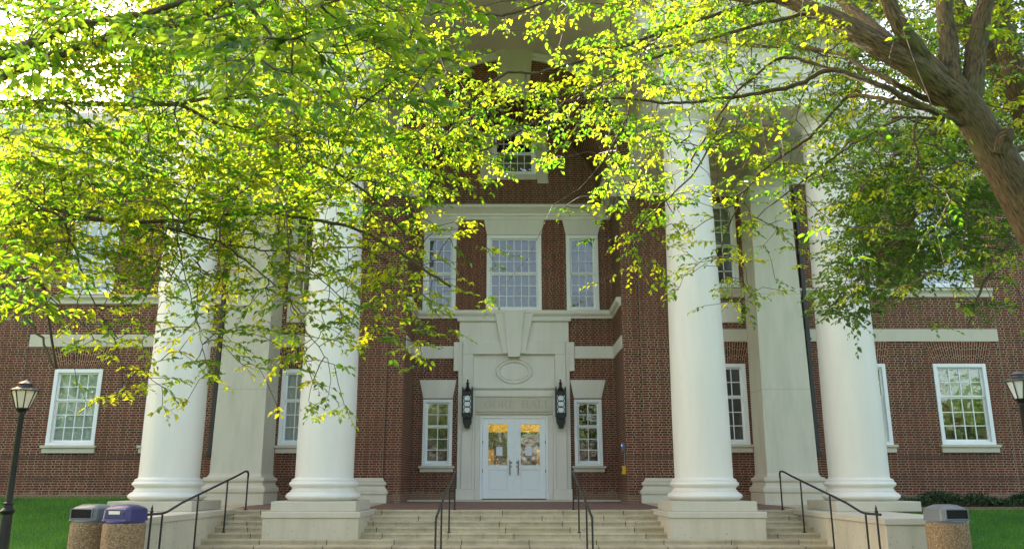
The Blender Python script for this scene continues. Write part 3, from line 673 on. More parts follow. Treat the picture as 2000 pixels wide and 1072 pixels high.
# --- portico entablature, ceilings, vault and front arch
CX, CY = (4.17, 7.58), 18.56
architrave = [(-.0, 9.28), (.0, 9.28), (.0, 9.58), (.035, 9.6), (.035, 9.95), (.08, 10.0), (.08, 10.05), (.02, 10.07), (.02, 10.68), (.08, 10.74), (.14, 10.86), (.14, 10.96), (.55, 11.0), (.55, 11.16), (.64, 11.28), (.68, 11.4), (.68, 11.46), (-.1, 11.6)]
inn = [(0, 9.28), (0, 9.6), (.03, 9.62), (.03, 9.9), (.07, 9.96), (-.2, 9.97)]
for sgn in (1, -1):
    def X(a, b): return (a, b) if sgn > 0 else (-b, -a)
    x0, x1 = X(3.58, 8.17); yf = CY - .56
    path = [(x0, yf + 1.3), (x0, yf), (x1, yf), (x1, YP + .05)] if sgn > 0 else [(x0, YP + .05), (x0, yf), (x1, yf), (x1, yf + 1.3)]
    part(MB().sweep(architrave, path), 'entablature', 'stone_pale')
    # beams: front beam, inner beam, outer beam (undersides and inner faces)
    mb = MB().box(x0 + .01, x1 - .01, yf + .01, yf + 1.11, 9.285, 10.9)
    for a, b in (X(3.60, 4.74), X(7.02, 8.15)): mb.box(a, b, yf + 1.11, YP - .02, 9.285, 10.9)
    part(mb, 'portico_beam', 'stone_pale', bevel=.01)
    a, b = X(4.74, 7.02); y0_, y1_ = yf + 1.11, YP - .05
    cp = [(0, 9.62), (.10, 9.68), (.22, 9.74), (.24, 9.82), (0, 9.84)]
    part(MB().sweep(cp, [(a, y0_), (a, y1_), (b, y1_), (b, y0_), (a, y0_)]), 'ceiling_moulding', 'soffit')
    part(MB().quad((a, y0_, 9.83), (b, y0_, 9.83), (b, y1_ + .04, 9.83), (a, y1_ + .04, 9.83)), 'ceiling', 'soffit', fix=False)
VR, VC = 4.06, 9.92
mb = MB(); n = 48
for k in range(n):
    a0, a1 = math.pi * k / n, math.pi * (k + 1) / n
    q = lambda r, a, y: (r * math.cos(a), y, VC + r * math.sin(a))
    mb.quad(q(VR, a0, CY - .5), q(VR, a1, CY - .5), q(VR, a1, YP - .01), q(VR, a0, YP - .01))
part(mb, 'barrel_vault', 'soffit', smooth=30)
mb = MB(); prof = [(VR - .02, -.01), (VR - .02, -.10), (VR - .14, -.10), (VR - .17, -.05), (VR - .26, -.05), (VR - .26, .01)]
for k in range(n):
    a0, a1 = math.pi * k / n, math.pi * (k + 1) / n
    for (r0, o0), (r1, o1) in zip(prof, prof[1:]):
        q = lambda r, o, a: (r * math.cos(a), YP + o - .01, VC + r * math.sin(a))
        mb.quad(q(r0, o0, a0), q(r0, o0, a1), q(r1, o1, a1), q(r1, o1, a0))
part(mb, 'vault_moulding', 'stone_pale', fix=False)
# pediment front with its arch, and its roof
mb = MB(); yf = CY - .5; pts = arcp(VR, VC, 40); top = lambda x: 16.2 - abs(x) * .44
for p0, p1 in zip(pts, pts[1:]):
    mb.quad((p0[0], yf, p0[1]), (p0[0], yf, top(p0[0])), (p1[0], yf, top(p1[0])), (p1[0], yf, p1[1]))
for s_ in (1, -1): mb.quad((s_ * VR, yf, 11.4), (s_ * 8.6, yf, 11.4), (s_ * 8.6, yf, top(8.6)), (s_ * VR, yf, top(VR)))
for s_ in (1, -1): mb.quad((s_ * VR, yf, VC), (s_ * VR, yf, 11.4), (s_ * (VR + .3), yf, 11.4), (s_ * (VR + .3), yf, VC))
part(mb, 'pediment', 'stone_pale', fix=False)
mb = MB(); prof = [(VR - .01, -.0), (VR - .01, -.08), (VR + .16, -.08), (VR + .18, -.12), (VR + .34, -.12), (VR + .40, -.16), (VR + .46, 0)]
for k in range(40):
    a0, a1 = math.pi * k / 40, math.pi * (k + 1) / 40
    for (r0, o0), (r1, o1) in zip(prof, prof[1:]):
        q = lambda r, o, a: (r * math.cos(a), yf - .013 + o, VC + r * math.sin(a))
        mb.quad(q(r0, o0, a0), q(r1, o1, a0), q(r1, o1, a1), q(r0, o0, a1))
part(mb, 'arch_moulding', 'stone_pale', fix=False)
for s_ in (1, -1): part(MB().box(min(s_ * 4.02, s_ * 4.56), max(s_ * 4.02, s_ * 4.56), CY - .72, CY - .565, 9.80, 9.93), 'arch_springer', 'stone_pale', bevel=.008)
mb = MB()
for s_ in (1, -1): mb.quad((0, yf - .7, 16.35), (s_ * 9.2, yf - .7, 12.3), (s_ * 9.2, YP + 12, 12.3), (0, YP + 12, 16.35))
part(mb, 'roof', 'slate', fix=False)
part(MB().quad((-3.4, YD + .35, -.1), (3.4, YD + .35, -.1), (3.4, YD + .35, .0), (-3.4, YD + .35, .0)), 'footing', 'dark', fix=False)

# --- columns
for s_ in (1, -1):
    for cx in CX:
        x = s_ * cx; outer = cx > 6
        mb = MB(); pr = []
        for k in range(25):
            f = k / 24; pr.append((.628 * (1 - .17 * max(0, (f - .12) / .88) ** 1.4), .66 + (8.62 - .66) * f))
        pr = [(.70, .60), (.69, .625), (.65, .64)] + pr + [(.535, 8.64), (.56, 8.66), (.565, 8.70), (.53, 8.73)]
        col = MB().lathe(pr, x, CY, 64).build('column', M['column'], hall, smooth=35)
        tor = [(.70, .172)] + [(.70 + .105 * math.sin(math.pi * q / 10), .172 + .20 * q / 10) for q in range(11)] + [(.71, .375), (.68, .41), (.67, .44), (.685, .455)] + [(.69 + .055 * math.sin(math.pi * q / 8), .46 + .13 * q / 8) for q in range(9)] + [(.70, .592), (.70, .60)]
        MB().lathe(tor, x, CY, 64).build('base', M['column'], col, smooth=50)
        cap = [(.525, 8.72), (.52, 8.90), (.55, 8.92), (.55, 8.95), (.58, 8.98), (.66, 9.05), (.69, 9.10), (.69, 9.12)]
        MB().lathe(cap, x, CY, 64).build('capital', M['column'], col, smooth=40)
        MB().box(x - .72, x + .72, CY - .72, CY + .72, 9.115, 9.282).build('abacus', M['column'], col, bevel=.015)
        MB().box(x - .885, x + .885, CY - .885, CY + .885, -.03, .174).build('plinth', M['stone'], col, bevel=.015)
        if not outer:
            MB().box(x - .985, x + .985, CY - 1.06, CY + 1.0, -.60, -.15).build('pedestal', M['cheek'], col, bevel=.01)
            MB().box(x - 1.015, x + 1.015, CY - 1.09, CY + 1.0, -.15, -.028).build('pedestal_cap', M['stone'], col, bevel=.015)

# ------------------------------------------------------------------ steps, landing, cheek walls
st = thing('stone_steps', 'wide flight of pale stone steps climbing to the brick paved portico floor', 'steps', (0, 16, GZ)); st.location = (0, 0, 0)
Y0, TR, RI, ZF = 19.3, .37, .103, -.05
for k in range(10):
    z = ZF - RI * k; y = Y0 - TR * k; yb = Y0 - TR * (k - 1) + .06 if k else Y0 + .45
    xe = 6.36 + .0007 * k
    mb = MB().box(-xe, xe, y, yb, z - .045, z).box(-xe + .004, xe - .004, y + .018, yb - .004, z - RI - .012, z - .045)
    mb.build('step', M['step'], st, bevel=.006)
def landing_z(y): return ZF + (y - Y0) * .05 / (YP - Y0) if y < YP else 0.0
mb = MB(); ya = Y0 + .4
mb.quad((-8.6, ya, landing_z(ya) - .003), (8.6, ya, landing_z(ya) - .003), (8.6, YP + .01, -.003), (-8.6, YP + .01, -.003)); mb.quad((-3.3, YP, -.003), (3.3, YP, -.003), (3.3, YD + .02, -.003), (-3.3, YD + .02, -.003))
mb.build('paving', M['paving'], st, fix=False)
mb = MB()
for s_ in (1, -1):
    for a, b in ((3.55, 5.0), (6.7, 8.62)): mb.quad((s_ * a, ya, landing_z(ya) + .004), (s_ * b, ya, landing_z(ya) + .004), (s_ * b, YP, .004), (s_ * a, YP, .004))
mb.build('paving_border', M['step'], st, fix=False)
MB().box(-8.6, 8.6, 19.8, YP, -1.1, -.06).build('landing_base', M['stone'], st)
MB().box(-3.25, 3.25, YD - .55, YD + .3, -.05, .042).build('threshold', M['stone'], st, bevel=.008)
for s_, nm in ((1, 'right'), (-1, 'left')):
    def X(a, b): return (a, b) if s_ > 0 else (-b, -a)
    ck = thing('cheek_wall', 'low pale stone wall flanking the steps beside ' + ('the single grey litter bin' if s_ > 0 else 'the grey and purple litter bins'), 'wall', (s_ * 7.2, 14.6, GZ), 0, 'stone walls flanking the steps')
    def loc(mb_):
        mb_.v = [(x - s_ * 7.2, y - 14.6, z - GZ) for x, y, z in mb_.v]; return mb_
    loc(MB().box(*X(6.36, 7.73 if s_ > 0 else 7.46), 14.64, 19.9, -1.15, -.145)).build('wall_body', M['cheek'], ck, bevel=.01)
    loc(MB().box(*X(6.325, 7.77 if s_ > 0 else 7.5), 14.6, 19.95, -.145, -.03)).build('cap', M['stone'], ck, bevel=.015)

# ------------------------------------------------------------------ handrails
def rail(name, label, pts, posts, r=.022, finial=None):
    o = thing(name, label, 'handrail', pts[-1] if False else (pts[0][0], pts[0][1], landing_z(Y0)), 0, 'black handrails on the steps')
    L = Vector(o.location)
    MB().tube([Vector(p) - L for p in pts], r, 10).build('rail', M['rail'], o, smooth=50)
    for (p, q) in posts: 
        MB().tube([Vector(p) - L, Vector(q) - L], .018, 8).tube([Vector(p) - L - Vector((0, 0, .0)), Vector(p) - L + Vector((0, 0, .02))], .04, 10).build('post', M['rail'], o, smooth=50)
    if finial:
        f = Vector(finial) - L; MB().lathe([(.022, -.02), (.03, 0), (.03, .015), (.014, .03), (.022, .05), (.012, .08), (0.001, .12)], f.x, f.y, 12, f.z).build('finial', M['rail'], o, smooth=50)
def stz(y): return ZF - RI * max(0, min(9, math.ceil((Y0 - y) / TR - 1e-6))) if y < Y0 else ZF
for s_ in (1, -1):
    x = s_ * 1.36; zb = .81; yb, yf = 19.5, 14.95
    zt = lambda y: zb - (yb - y) * (.84) / (yb - yf)
    pts = [(x, yb + .02, zb - .12), (x, yb + .03, zb - .04), (x, yb - .02, zb + .0), (x, yb - .12, zb - .0)] + [(x, y, zt(y) + .01) for y in (19.0, 17.5, 16.0)] + [(x, yf + .1, zt(yf) + .03), (x, yf - .05, zt(yf) - .0), (x, yf - .10, zt(yf) - .08)]
    posts = [((x, yb, landing_z(yb)), (x, yb, zb - .02)), ((x, 17.9, stz(17.9)), (x, 17.9, zt(17.9))), ((x, 16.0, stz(16.0)), (x, 16.0, zt(16.0))), ((x, yf - .09, GZ), (x, yf - .09, zt(yf) - .05))]
    rail('handrail', 'black metal handrail on the middle of the steps, the ' + ('right' if s_ > 0 else 'left') + ' of two', pts, posts)
    x = s_ * 6.10; zb = .80; yb, yf = 19.35, 14.75
    zt2 = lambda y: zb - (yb - y) * .78 / (yb - yf)
    pts = [(x, yb, zb - .14), (x, yb + .01, zb - .05), (x, yb - .05, zb), (x, yb - .25, zb)] + [(x, y, zt2(y) + .03) for y in (18.6, 17.0, 15.6)] + [(x, yf + .25, zt2(yf) + .04), (x, yf + .05, zt2(yf) + .02), (x, yf - .55, zt2(yf) + .02)]
    posts = [((x, yb, landing_z(yb)), (x, yb, zb - .05)), ((x, 18.0, stz(18.0)), (x, 18.0, zt2(18.0) + .02)), ((x, 16.4, stz(16.4)), (x, 16.4, zt2(16.4) + .02)), ((x, yf + .05, GZ), (x, yf + .05, zt2(yf))), ((x, yf - .4, GZ), (x, yf - .4, zt2(yf) + .06))]
    rail('handrail', 'black metal handrail running down beside the ' + ('right' if s_ > 0 else 'left') + ' stone cheek wall of the steps', pts, posts, finial=(x, yf - .4, zt2(yf) + .06))

# ------------------------------------------------------------------ litter bins
def bin_(name, label, x, y, mat, flap, rz):
    zt_ = -.065; zg = GZ
    o = thing(name, label, 'litter bin', (x, y, zg), rz, 'round litter bins by the steps'); h = zt_ - zg
    MB().lathe([(.308, 0), (.318, .03), (.318, h - .03), (.308, h), (.28, h)], 0, 0, 48).build('concrete_drum', M['aggregate'], o, smooth=40)
    rim = MB().lathe([(.28, h - .01), (.295, h + .0), (.30, h + .025), (.285, h + .04), (.25, h + .045)], 0, 0, 48).build('rim', M[mat], o, smooth=40)
    # dome: octagon-ish hood with sloping shoulders
    W, D, zb, zs, zt2 = .255, .255, h + .035, h + .205, h + .285; k = .13
    oct_ = lambda w, d, c: [(-w + c, -d), (w - c, -d), (w, -d + c), (w, d - c), (w - c, d), (-w + c, d), (-w, d - c), (-w, -d + c)]
    m_ = MB(); rings = [(oct_(W + .01, D + .01, .05), zb), (oct_(W, D, .05), zb + .03), (oct_(W - .005, D - .005, .055), zs), (oct_(W - .03, D - .03, .06), zs + .03), (oct_(.15, .15, .06), zt2 - .008), (oct_(.08, .08, .04), zt2)]
    i = 0
    for ring, z in rings: m_.v += [(px, py, z) for px, py in ring]
    for a in range(len(rings) - 1):
        for q in range(8):
            r_ = (q + 1) % 8
            m_.f.append((a * 8 + q, a * 8 + r_, (a + 1) * 8 + r_, (a + 1) * 8 + q)); m_.uvs.append(None)
    m_.f.append(tuple(range(40, 48))); m_.uvs.append(None)
    hood = m_.build('hood', M[mat], o, bevel=.012, smooth=30)
    yy = -D - .004
    if flap:
        MB().box(-.175, .175, yy - .004, yy + .02, zb + .04, zs - .025).build('flap', M[mat], o, bevel=.006)
        MB().box(-.10, .10, yy - .012, yy, zs - .065, zs - .015).build('sticker', M['sticker'], o)
    else:
        MB().box(-.19, .19, yy - .001, yy + .1, zb + .035, zs - .005).build('mouth_shade', M['black'], o)  # solid black block painted in for the dark inside the mouth
        fr = MB().box(-.21, -.19, yy - .012, yy + .03, zb + .02, zs + .01).box(.19, .21, yy - .012, yy + .03, zb + .02, zs + .01).box(-.19, .19, yy - .012, yy + .03, zs - .005, zs + .015).box(-.19, .19, yy - .012, yy + .03, zb + .015, zb + .035); fr.build('opening_frame', M[mat], o, bevel=.004)
M['sticker'] = plain('sticker_paper', (0.70, 0.78, 0.60), 0.5, var=0.05)
bin_('litter_bin', 'round pebbled concrete litter bin with an open mouthed grey hood, next to the purple one', -6.87, 13.92, 'grey_plastic', False, R(-14))
bin_('litter_bin', 'round pebbled concrete litter bin with a purple hood and flap', -6.20, 13.62, 'purple_plastic', True, R(-14))
bin_('litter_bin', 'lone concrete litter bin with a blue grey hood, before the right stone wall', 6.93, 13.7, 'grey_plastic', False, R(12))

# ------------------------------------------------------------------ street lamps
def street_lamp(label, x, y, top, glass):
    zg = ground(x, y) - .02; o = thing('street_lamp', label, 'lamp', (x, y, zg), R(12), 'lamp posts before the hall'); H = top - zg
    zc = .09 - zg if True else 0
    base = MB().lathe([(.16, 0), (.16, .10), (.13, .14), (.105, .2), (.095, .5), (.085, zc - .06), (.10, zc - .04), (.105, zc - .02), (.125, zc), (.10, zc + .03), (.075, zc + .05), (.075, zc + .10), (.09, zc + .115), (.09, zc + .13), (.055, zc + .15)], 0, 0, 16)
    base.build('base', M['rail'], o, smooth=30)
    pole = MB().lathe([(.055, zc + .14), (.045, H - .62), (.055, H - .60), (.05, H - .56)], 0, 0, 16).build('post', M['rail'], o, smooth=40)
    MB().tube([(-.19, 0, H - .66), (.19, 0, H - .66)], .012, 8).tube([(-.2, 0, H - .66), (-.185, 0, H - .66)], .02, 8).tube([(.185, 0, H - .66), (.2, 0, H - .66)], .02, 8).build('ladder_bar', M['rail'], o, smooth=40)
    lb, lt = H - .49, H - .185
    MB().lathe([(.05, H - .58), (.075, H - .545), (.06, H - .53), (.11, lb - .02), (.115, lb)], 0, 0, 8).build('cup', M['rail'], o)
    hx = lambda r, z, q: (r * math.cos(math.pi * q / 4 + .3927), r * math.sin(math.pi * q / 4 + .3927), z)
    m_ = MB()
    for q in range(8): m_.quad(hx(.105, lb, q), hx(.105, lb, q + 1), hx(.205, lt, q + 1), hx(.205, lt, q))
    m_.build('lantern_glass', M[glass], o)
    m_ = MB()
    for q in range(8): m_.tube([hx(.11, lb, q), hx(.212, lt, q)], .010, 6)
    m_.build('lantern_frame', M['rail'], o)
    roof = MB().lathe([(.21, lt - .012), (.245, lt - .01), (.248, lt + .005), (.13, lt + .065), (.105, lt + .07), (.10, lt + .105), (.14, lt + .108), (.142, lt + .116), (.07, lt + .155), (.02, lt + .18), (.001, lt + .195)], 0, 0, 8)
    roof.build('lantern_roof', M['rail'] if False else M['lamp_roof'], o)
M['lamp_roof'] = plain('lamp_roof_paint', (0.06, 0.055, 0.06), 0.32, 0.2)
p = at(52, 742, 14.5); street_lamp('dark lamp post with a cream glazed lantern on the grass by the bins', p.x, 14.5, p.z, 'cream_glass')
p = at(1986, 724, 14.5); street_lamp('dark lamp post with a pale glazed lantern beside the leaning tree', p.x, 14.5, p.z, 'milk')

# ------------------------------------------------------------------ wall lanterns beside the doors
for s_ in (1, -1):
    x, y = s_ * 1.45, YD - .17; z0 = 2.18
    o = thing('wall_lantern', 'tall black iron lantern on the stone frame ' + ('right' if s_ > 0 else 'left') + ' of the white doors', 'lantern', (x, y, z0), 0, 'iron lanterns flanking the doors')
    hw, yb, yfr = .165, 0, -.30; zb, zt_ = .36, 1.08
    MB().prism([(-.07, 0), (.07, 0), (.09, .08), (.13, .16), (.14, .36), (-.14, .36), (-.13, .16), (-.09, .08)], -.24, -.02).prism([(-.10, .28), (.10, .28), (.17, .36), (-.17, .36)], -.30, 0).build('bracket', M['iron'], o, bevel=.01)
    m_ = MB().box(-hw, hw, yfr, 0, zb, zb + .10).box(-hw, hw, yfr, 0, zt_ - .09, zt_ + .03)
    for cx in (-hw + .02, hw - .02):
        for cy in (yfr + .02, -.02): m_.box(cx - .022, cx + .022, cy - .022, cy + .022, zb, zt_ + .12); m_.prism([(cx - .022, zt_ + .12), (cx + .022, zt_ + .12), (cx, zt_ + .20)], cy - .022, cy + .022)
    m_.build('cage', M['iron'], o)
    MB().box(-hw + .035, hw - .035, yfr + .035, -.03, zb + .1, zt_ - .09).build('glass', M['milk'], o)
    m_ = MB(); n = 24
    for k in range(3):
        zc = zb + .10 + .088 + k * .177
        for q in range(n):
            a0, a1 = 2 * math.pi * q / n, 2 * math.pi * (q + 1) / n
            e = lambda r, a: (r * math.cos(a), yfr + .022, zc + r * math.sin(a))
            m_.quad(e(.092, a0), e(.092, a1), e(.114, a1), e(.114, a0))
    m_.build('tracery', M['iron'], o, fix=False)
    MB().lathe([(.17, zt_ + .03), (.12, zt_ + .07), (.09, zt_ + .13), (.05, zt_ + .17), (.04, zt_ + .28), (.06, zt_ + .30), (.03, zt_ + .33), (.018, zt_ + .36), (.035, zt_ + .39), (.001, zt_ + .43)], 0, -.15, 8).build('spire', M['iron'], o)

# ------------------------------------------------------------------ small things on the right side wall of the recess
o = thing('call_box', 'small yellow call box on the brick side wall right of the entrance', 'call box', (3.2, 24.2, .78))
MB().box(-.10, -.0, -.16, .08, .0, .24).build('housing', M['yellow'], o, bevel=.01); MB().box(-.104, -.1, -.10, .04, .08, .2).build('front_panel', M['dark'], o)
MB().tube([(-.015, -.04, .24), (-.015, -.04, .62)], .012, 8).build('conduit', M['lead'], o)
o = thing('card_reader', 'small dark card reader with a blue light on the brick above the yellow call box', 'card reader', (3.2, 24.2, 1.42))
MB().box(-.09, 0, -.10, .04, 0, .24).build('housing', M['grey_plastic'], o, bevel=.01)
t = NT('blue_light'); t.set(Base_Color=(0.1, 0.15, 0.8), Emission_Color=(0.15, 0.25, 1.0), Emission_Strength=0.35); M['blue'] = t.m
MB().box(-.094, -.085, -.106, .0, .14, .2).build('light', M['blue'], o)
# drainpipes
for s_ in (1, -1):
    x = s_ * 8.62
    o = thing('drainpipe', 'dark square drainpipe running down the brick beside the ' + ('right' if s_ > 0 else 'left') + ' end of the portico', 'drainpipe', (x, YP - .08, 1.2), 0, 'drainpipes at the portico ends')
    MB().box(-.06, .06, -.06, .06, .12, 8.2).build('pipe', M['pipe'], o, bevel=.01)
    for z in (.9, 3.4, 6.0): MB().box(-.085, .085, -.07, .08, z, z + .06).build('clamp', M['pipe'], o)
    MB().box(-.07, .07, -.16, .05, .06, .20).build('shoe', M['pipe'], o, bevel=.01)

# ------------------------------------------------------------------ foliage helpers
def quads_mesh(name, V, F, mat, parent=None, tone=None, kind=None):
    me = bpy.data.meshes.new(name); nv, nf = len(V), len(F); k = F.shape[1]
    me.vertices.add(nv); me.vertices.foreach_set('co', np.asarray(V, np.float32).ravel())
    me.loops.add(nf * k); me.loops.foreach_set('vertex_index', np.asarray(F, np.int32).ravel())
    me.polygons.add(nf); me.polygons.foreach_set('loop_start', np.arange(0, nf * k, k, dtype=np.int32))
    me.update(calc_edges=True)
    if tone is not None:
        a = me.attributes.new('tone', 'FLOAT', 'FACE'); a.data.foreach_set('value', np.asarray(tone, np.float32))
    me.materials.append(mat)
    o = bpy.data.objects.new(name, me); C.objects.link(o)
    if parent is not None: o.parent = parent
    if kind: o['kind'] = kind
    return o
def unit(a): return a / np.maximum(1e-9, np.linalg.norm(a, axis=-1, keepdims=True))
def leaves(base, d, nrm, length, width, fold=0.25, curl=0.25):
    """ovate leaves folded along the midrib, tips curling down; two quads each"""
    n = len(base); d = unit(d); side = unit(np.cross(d, nrm)); up = unit(np.cross(side, d))
    L = length[:, None]; W = width[:, None]
    b = base; tip = base + d * L - up * L * curl
    mid = base + d * L * .5 - up * L * curl * .15
    def pt(f, s, lift): return base + d * L * f - up * L * curl * f * f + side * W * s + up * (W * lift)
    V = np.stack([b, pt(.28, .46, fold), pt(.62, .40, fold), tip, pt(.62, -.40, fold), pt(.28, -.46, fold)], 1).reshape(-1, 3)
    i = np.arange(n) * 6
    F = np.concatenate([np.stack([i, i + 1, i + 2, i + 3], 1), np.stack([i, i + 3, i + 4, i + 5], 1)])
    return V, F

def curve(pts, n_per=6):
    P = [Vector(p) for p in pts]; out = []
    for k in range(len(P) - 1):
        p0, p1, p2, p3 = P[max(k - 1, 0)], P[k], P[k + 1], P[min(k + 2, len(P) - 1)]
        for q in range(n_per):
            t_ = q / n_per
            out.append(0.5 * ((2 * p1) + (p2 - p0) * t_ + (2 * p0 - 5 * p1 + 4 * p2 - p3) * t_ ** 2 + (3 * p1 - p0 - 3 * p2 + p3) * t_ ** 3))
    out.append(P[-1]); return out
def limb(mb_, pts, w0, w1, sides=8, n_per=6, seed=0, skel=None, wob=0.10, jit=0.02):
    c = curve(pts, n_per); n = len(c); rnd = random.Random(seed)
    if jit: c = [p if k in (0, n - 1) else p + Vector((rnd.uniform(-1, 1), rnd.uniform(-1, 1), rnd.uniform(-1, 1))) * jit for k, p in enumerate(c)]
    rad = [w0 + (w1 - w0) * k / (n - 1) for k in range(n)]
    mb_.tube(c, rad, sides, wob, seed)
    if skel is not None: skel += [tuple(p) for p in c]
    return c

# density of leaves over the photo, 100 px cells, rows from y=0, 20 columns from x=0 (9 = dense)
DENS = ["9 9 9 9 9 9 9 8 4 2 3 6 7 9 9 8 7 7 7 6",
        "9 9 9 8 8 8 8 8 5 1 1 5 7 7 7 7 6 6 5 5",
        "8 8 8 8 8 8 8 8 8 7 7 6 6 6 6 7 6 5 4 4",
        "9 9 9 9 9 9 9 9 7 2 0 4 6 4 5 5 5 5 6 3",
        "9 9 9 9 9 8 7 6 3 0 0 1 5 4 5 3 1 1 3 2",
        "7 6 6 6 6 6 6 6 5 1 0 0 2 2 4 1 1 1 1 2",
        "4 4 4 4 5 5 5 5 3 0 0 0 0 0 0 0 0 0 1 0",
        "0 1 2 3 3 3 3 1 0 0 0 0 0 0 0 0 0 0 0 0",
        "0 0 1 0 0 0 2 0 0 0 0 0 0 0 0 0 0 0 0 0"]
DENS = np.array([[float(v) for v in r.split()] for r in DENS]) / 9.6
def dens(px, py):
    if py < 0 or px < 0 or px > 2000: return None
    gx_, gy_ = px / 100 - .5, py / 100 - .5
    i, j = int(np.clip(math.floor(gx_), 0, 18)), int(np.clip(math.floor(gy_), 0, 7)); fx, fy = np.clip(gx_ - i, 0, 1), np.clip(gy_ - j, 0, 1)
    d_ = DENS
    return (d_[j, i] * (1 - fx) + d_[j, i + 1] * fx) * (1 - fy) + (d_[j + 1, i] * (1 - fx) + d_[j + 1, i + 1] * fx) * fy

def grow(sprays, skel, rng, leaf_len, mat, parent, per=8, twig_len=(.14, .32), droop=.28, crown='crown', sides=3, reach=9.0):
    """each spray: a thin twig carrying two ranks of leaves; sprays branch off their nearest neighbour nearer the limb"""
    S = np.array(sprays); sk = np.array(skel); n = len(S)
    d0_ = np.empty(n)
    for a in range(0, n, 400):
        d0_[a:a + 400] = np.sqrt(((S[a:a + 400, None, :] - sk[None]) ** 2).sum(-1).min(1))
    order = np.argsort(d0_); S = S[order]; d0_ = d0_[order]
    nodes = np.concatenate([sk, np.zeros((n, 3))]); cost = np.concatenate([np.zeros(len(sk)), np.zeros(n)]); m0 = len(sk)
    par = np.empty(n, int); kids = np.zeros(len(sk) + n, int)
    for k in range(n):
        dd = np.sqrt(((nodes[:m0 + k] - S[k]) ** 2).sum(1)); j = int((dd + .25 * cost[:m0 + k]).argmin())
        par[k] = j; nodes[m0 + k] = S[k]; cost[m0 + k] = cost[j] + dd[j]
    for k in range(n - 1, -1, -1): kids[par[k]] += kids[m0 + k] + 1
    mb_ = MB(); B, D, N, Ln, T_ = [], [], [], [], []
    tl = rng.uniform(*twig_len, n); flat = np.array([1, 1, .35])
    def twig(b, d, l, m, tone, r0):
        sag = np.array([0, 0, -1.0]) * l * rng.uniform(.05, .3)
        e = b + d * l + sag; md = b + d * l * .5 + sag * .25
        mb_.tube([b, md, e], [r0, r0 * .75, .0010], sides, cap=False)
        side = np.cross(d, [0, 0, 1.0]); side = side / max(1e-6, np.linalg.norm(side)); nr = np.cross(side, d) + rng.normal(0, .16, 3)
        f = (np.arange(m) + rng.uniform(.2, .8, m)) / m; f = np.append(f, 1.0)
        pos = b + d * l * f[:, None] + sag * (f ** 2)[:, None]
        sg = np.where(np.arange(m + 1) % 2 == 0, 1.0, -1.0); sg[-1] = 0
        dl = d * .75 + side * (sg * rng.uniform(.7, 1.2, m + 1))[:, None] + np.array([0, 0, -1.0]) * (droop * rng.uniform(.0, 1.6, m + 1))[:, None] + rng.normal(0, .16, (m + 1, 3))
        B.append(pos); D.append(dl); N.append(np.repeat(nr[None], m + 1, 0) + rng.normal(0, .34, (m + 1, 3)))
        Ln.append(leaf_len * rng.uniform(.5, 1.25, m + 1) * (1.08 - .3 * (f > .85))); T_.append(np.clip(tone + rng.normal(0, .2, m + 1), 0, 1))
    for k in range(n):
        b = S[k]; rt = nodes[par[k]]; dv = b - rt; ds = np.linalg.norm(dv)
        d = unit(unit(dv) * flat + rng.normal(0, .4, 3) * flat + np.array([0, 0, -.25 * droop]))
        rr = min(.0115, .0017 + .0012 * math.sqrt(kids[m0 + k] + 1)); l = tl[k]; tone = rng.random() ** 1.9
        q = (rt + b) / 2 + rng.normal(0, .06, 3) * ds + np.array([0, 0, .05 * ds])
        mb_.tube([rt, q, b], [rr * 1.15, rr * 1.05, rr], sides + 1 if rr > .005 else sides, cap=False)
        m = max(3, int(per * l / (twig_len[1] * .75)))
        twig(b, d, l, m, tone, .0022)
        side = unit(np.cross(d, [0, 0, 1.0]))
        for s_ in (1, -1):      # two shorter side twigs in the same flat layer
            if rng.random() < .8: twig(b + d * l * rng.uniform(0, .25), unit(d * .7 + side * s_ * rng.uniform(.6, 1.1) + rng.normal(0, .12, 3)), l * rng.uniform(.5, .85), max(2, int(m * .6)), tone, .0018)
    B, D, N, Ln, T_ = map(np.concatenate, (B, D, N, Ln, T_))
    T_[rng.random(len(T_)) < .02] = 1.0
    V, F = leaves(B, D, N, Ln, Ln * rng.uniform(.48, .64, len(Ln)), fold=rng.uniform(.02, .4, (len(Ln), 1)), curl=rng.uniform(-.05, .5, (len(Ln), 1)))
    quads_mesh(crown, V, F, mat, parent, np.concatenate([T_, T_]))
    mb_.build('twigs', M['twig'], parent, fix=False)
    return len(B)

rng = np.random.default_rng(7)
NL = 0
# ------------------------------------------------------------------ the leaning tree on the right
tr = thing('leaning_tree', 'leaning tree with stout ridged trunk, its long limbs arching over the steps', 'tree', (0, 0, 0), 0)
mb = MB(); skel = []
DD = lambda px, py: 1.7 * min(1, max(0, (1750 - px) / 450))
A = lambda *q: [at(px, py, d + DD(px, py)) for px, py, d in q]
root = Vector((4.75, 6.5, GZ - .1)); tr.location = (0, 0, 0)
r2 = .0041   # metres per photo pixel at 6.5 m
trunk = [root, root + Vector((-.10, 0, .9)), at(2085, 560, 6.5), at(2018, 430, 6.5), at(1962, 330, 6.5), at(1920, 262, 6.5), at(1885, 205, 6.5), at(1856, 165, 6.5)]
c = curve(trunk, 10); n = len(c)
ws = [.34, .22, .19, .168, .152, .14, .132, .115]
rad = [np.interp(k / 10, range(8), ws) for k in range(n)]
mb.tube(c, rad, 20, .07, 3)
L_ = lambda w0, w1, s, *q, sides=10, jit=.007: limb(mb, A(*q), w0 * r2 / 2, w1 * r2 / 2, sides, 6, s, skel, .08, jit)
L_(58, 6, 1, (1892, 215, 6.5), (1785, 130, 6.4), (1673, 63, 6.2), (1617, 33, 6.1), (1531, -4, 6.0), (1400, -60, 5.8), (1250, -110, 5.5), (1100, -170, 5.2), (950, -260, 5.2), (820, -380, 5.3), sides=14)
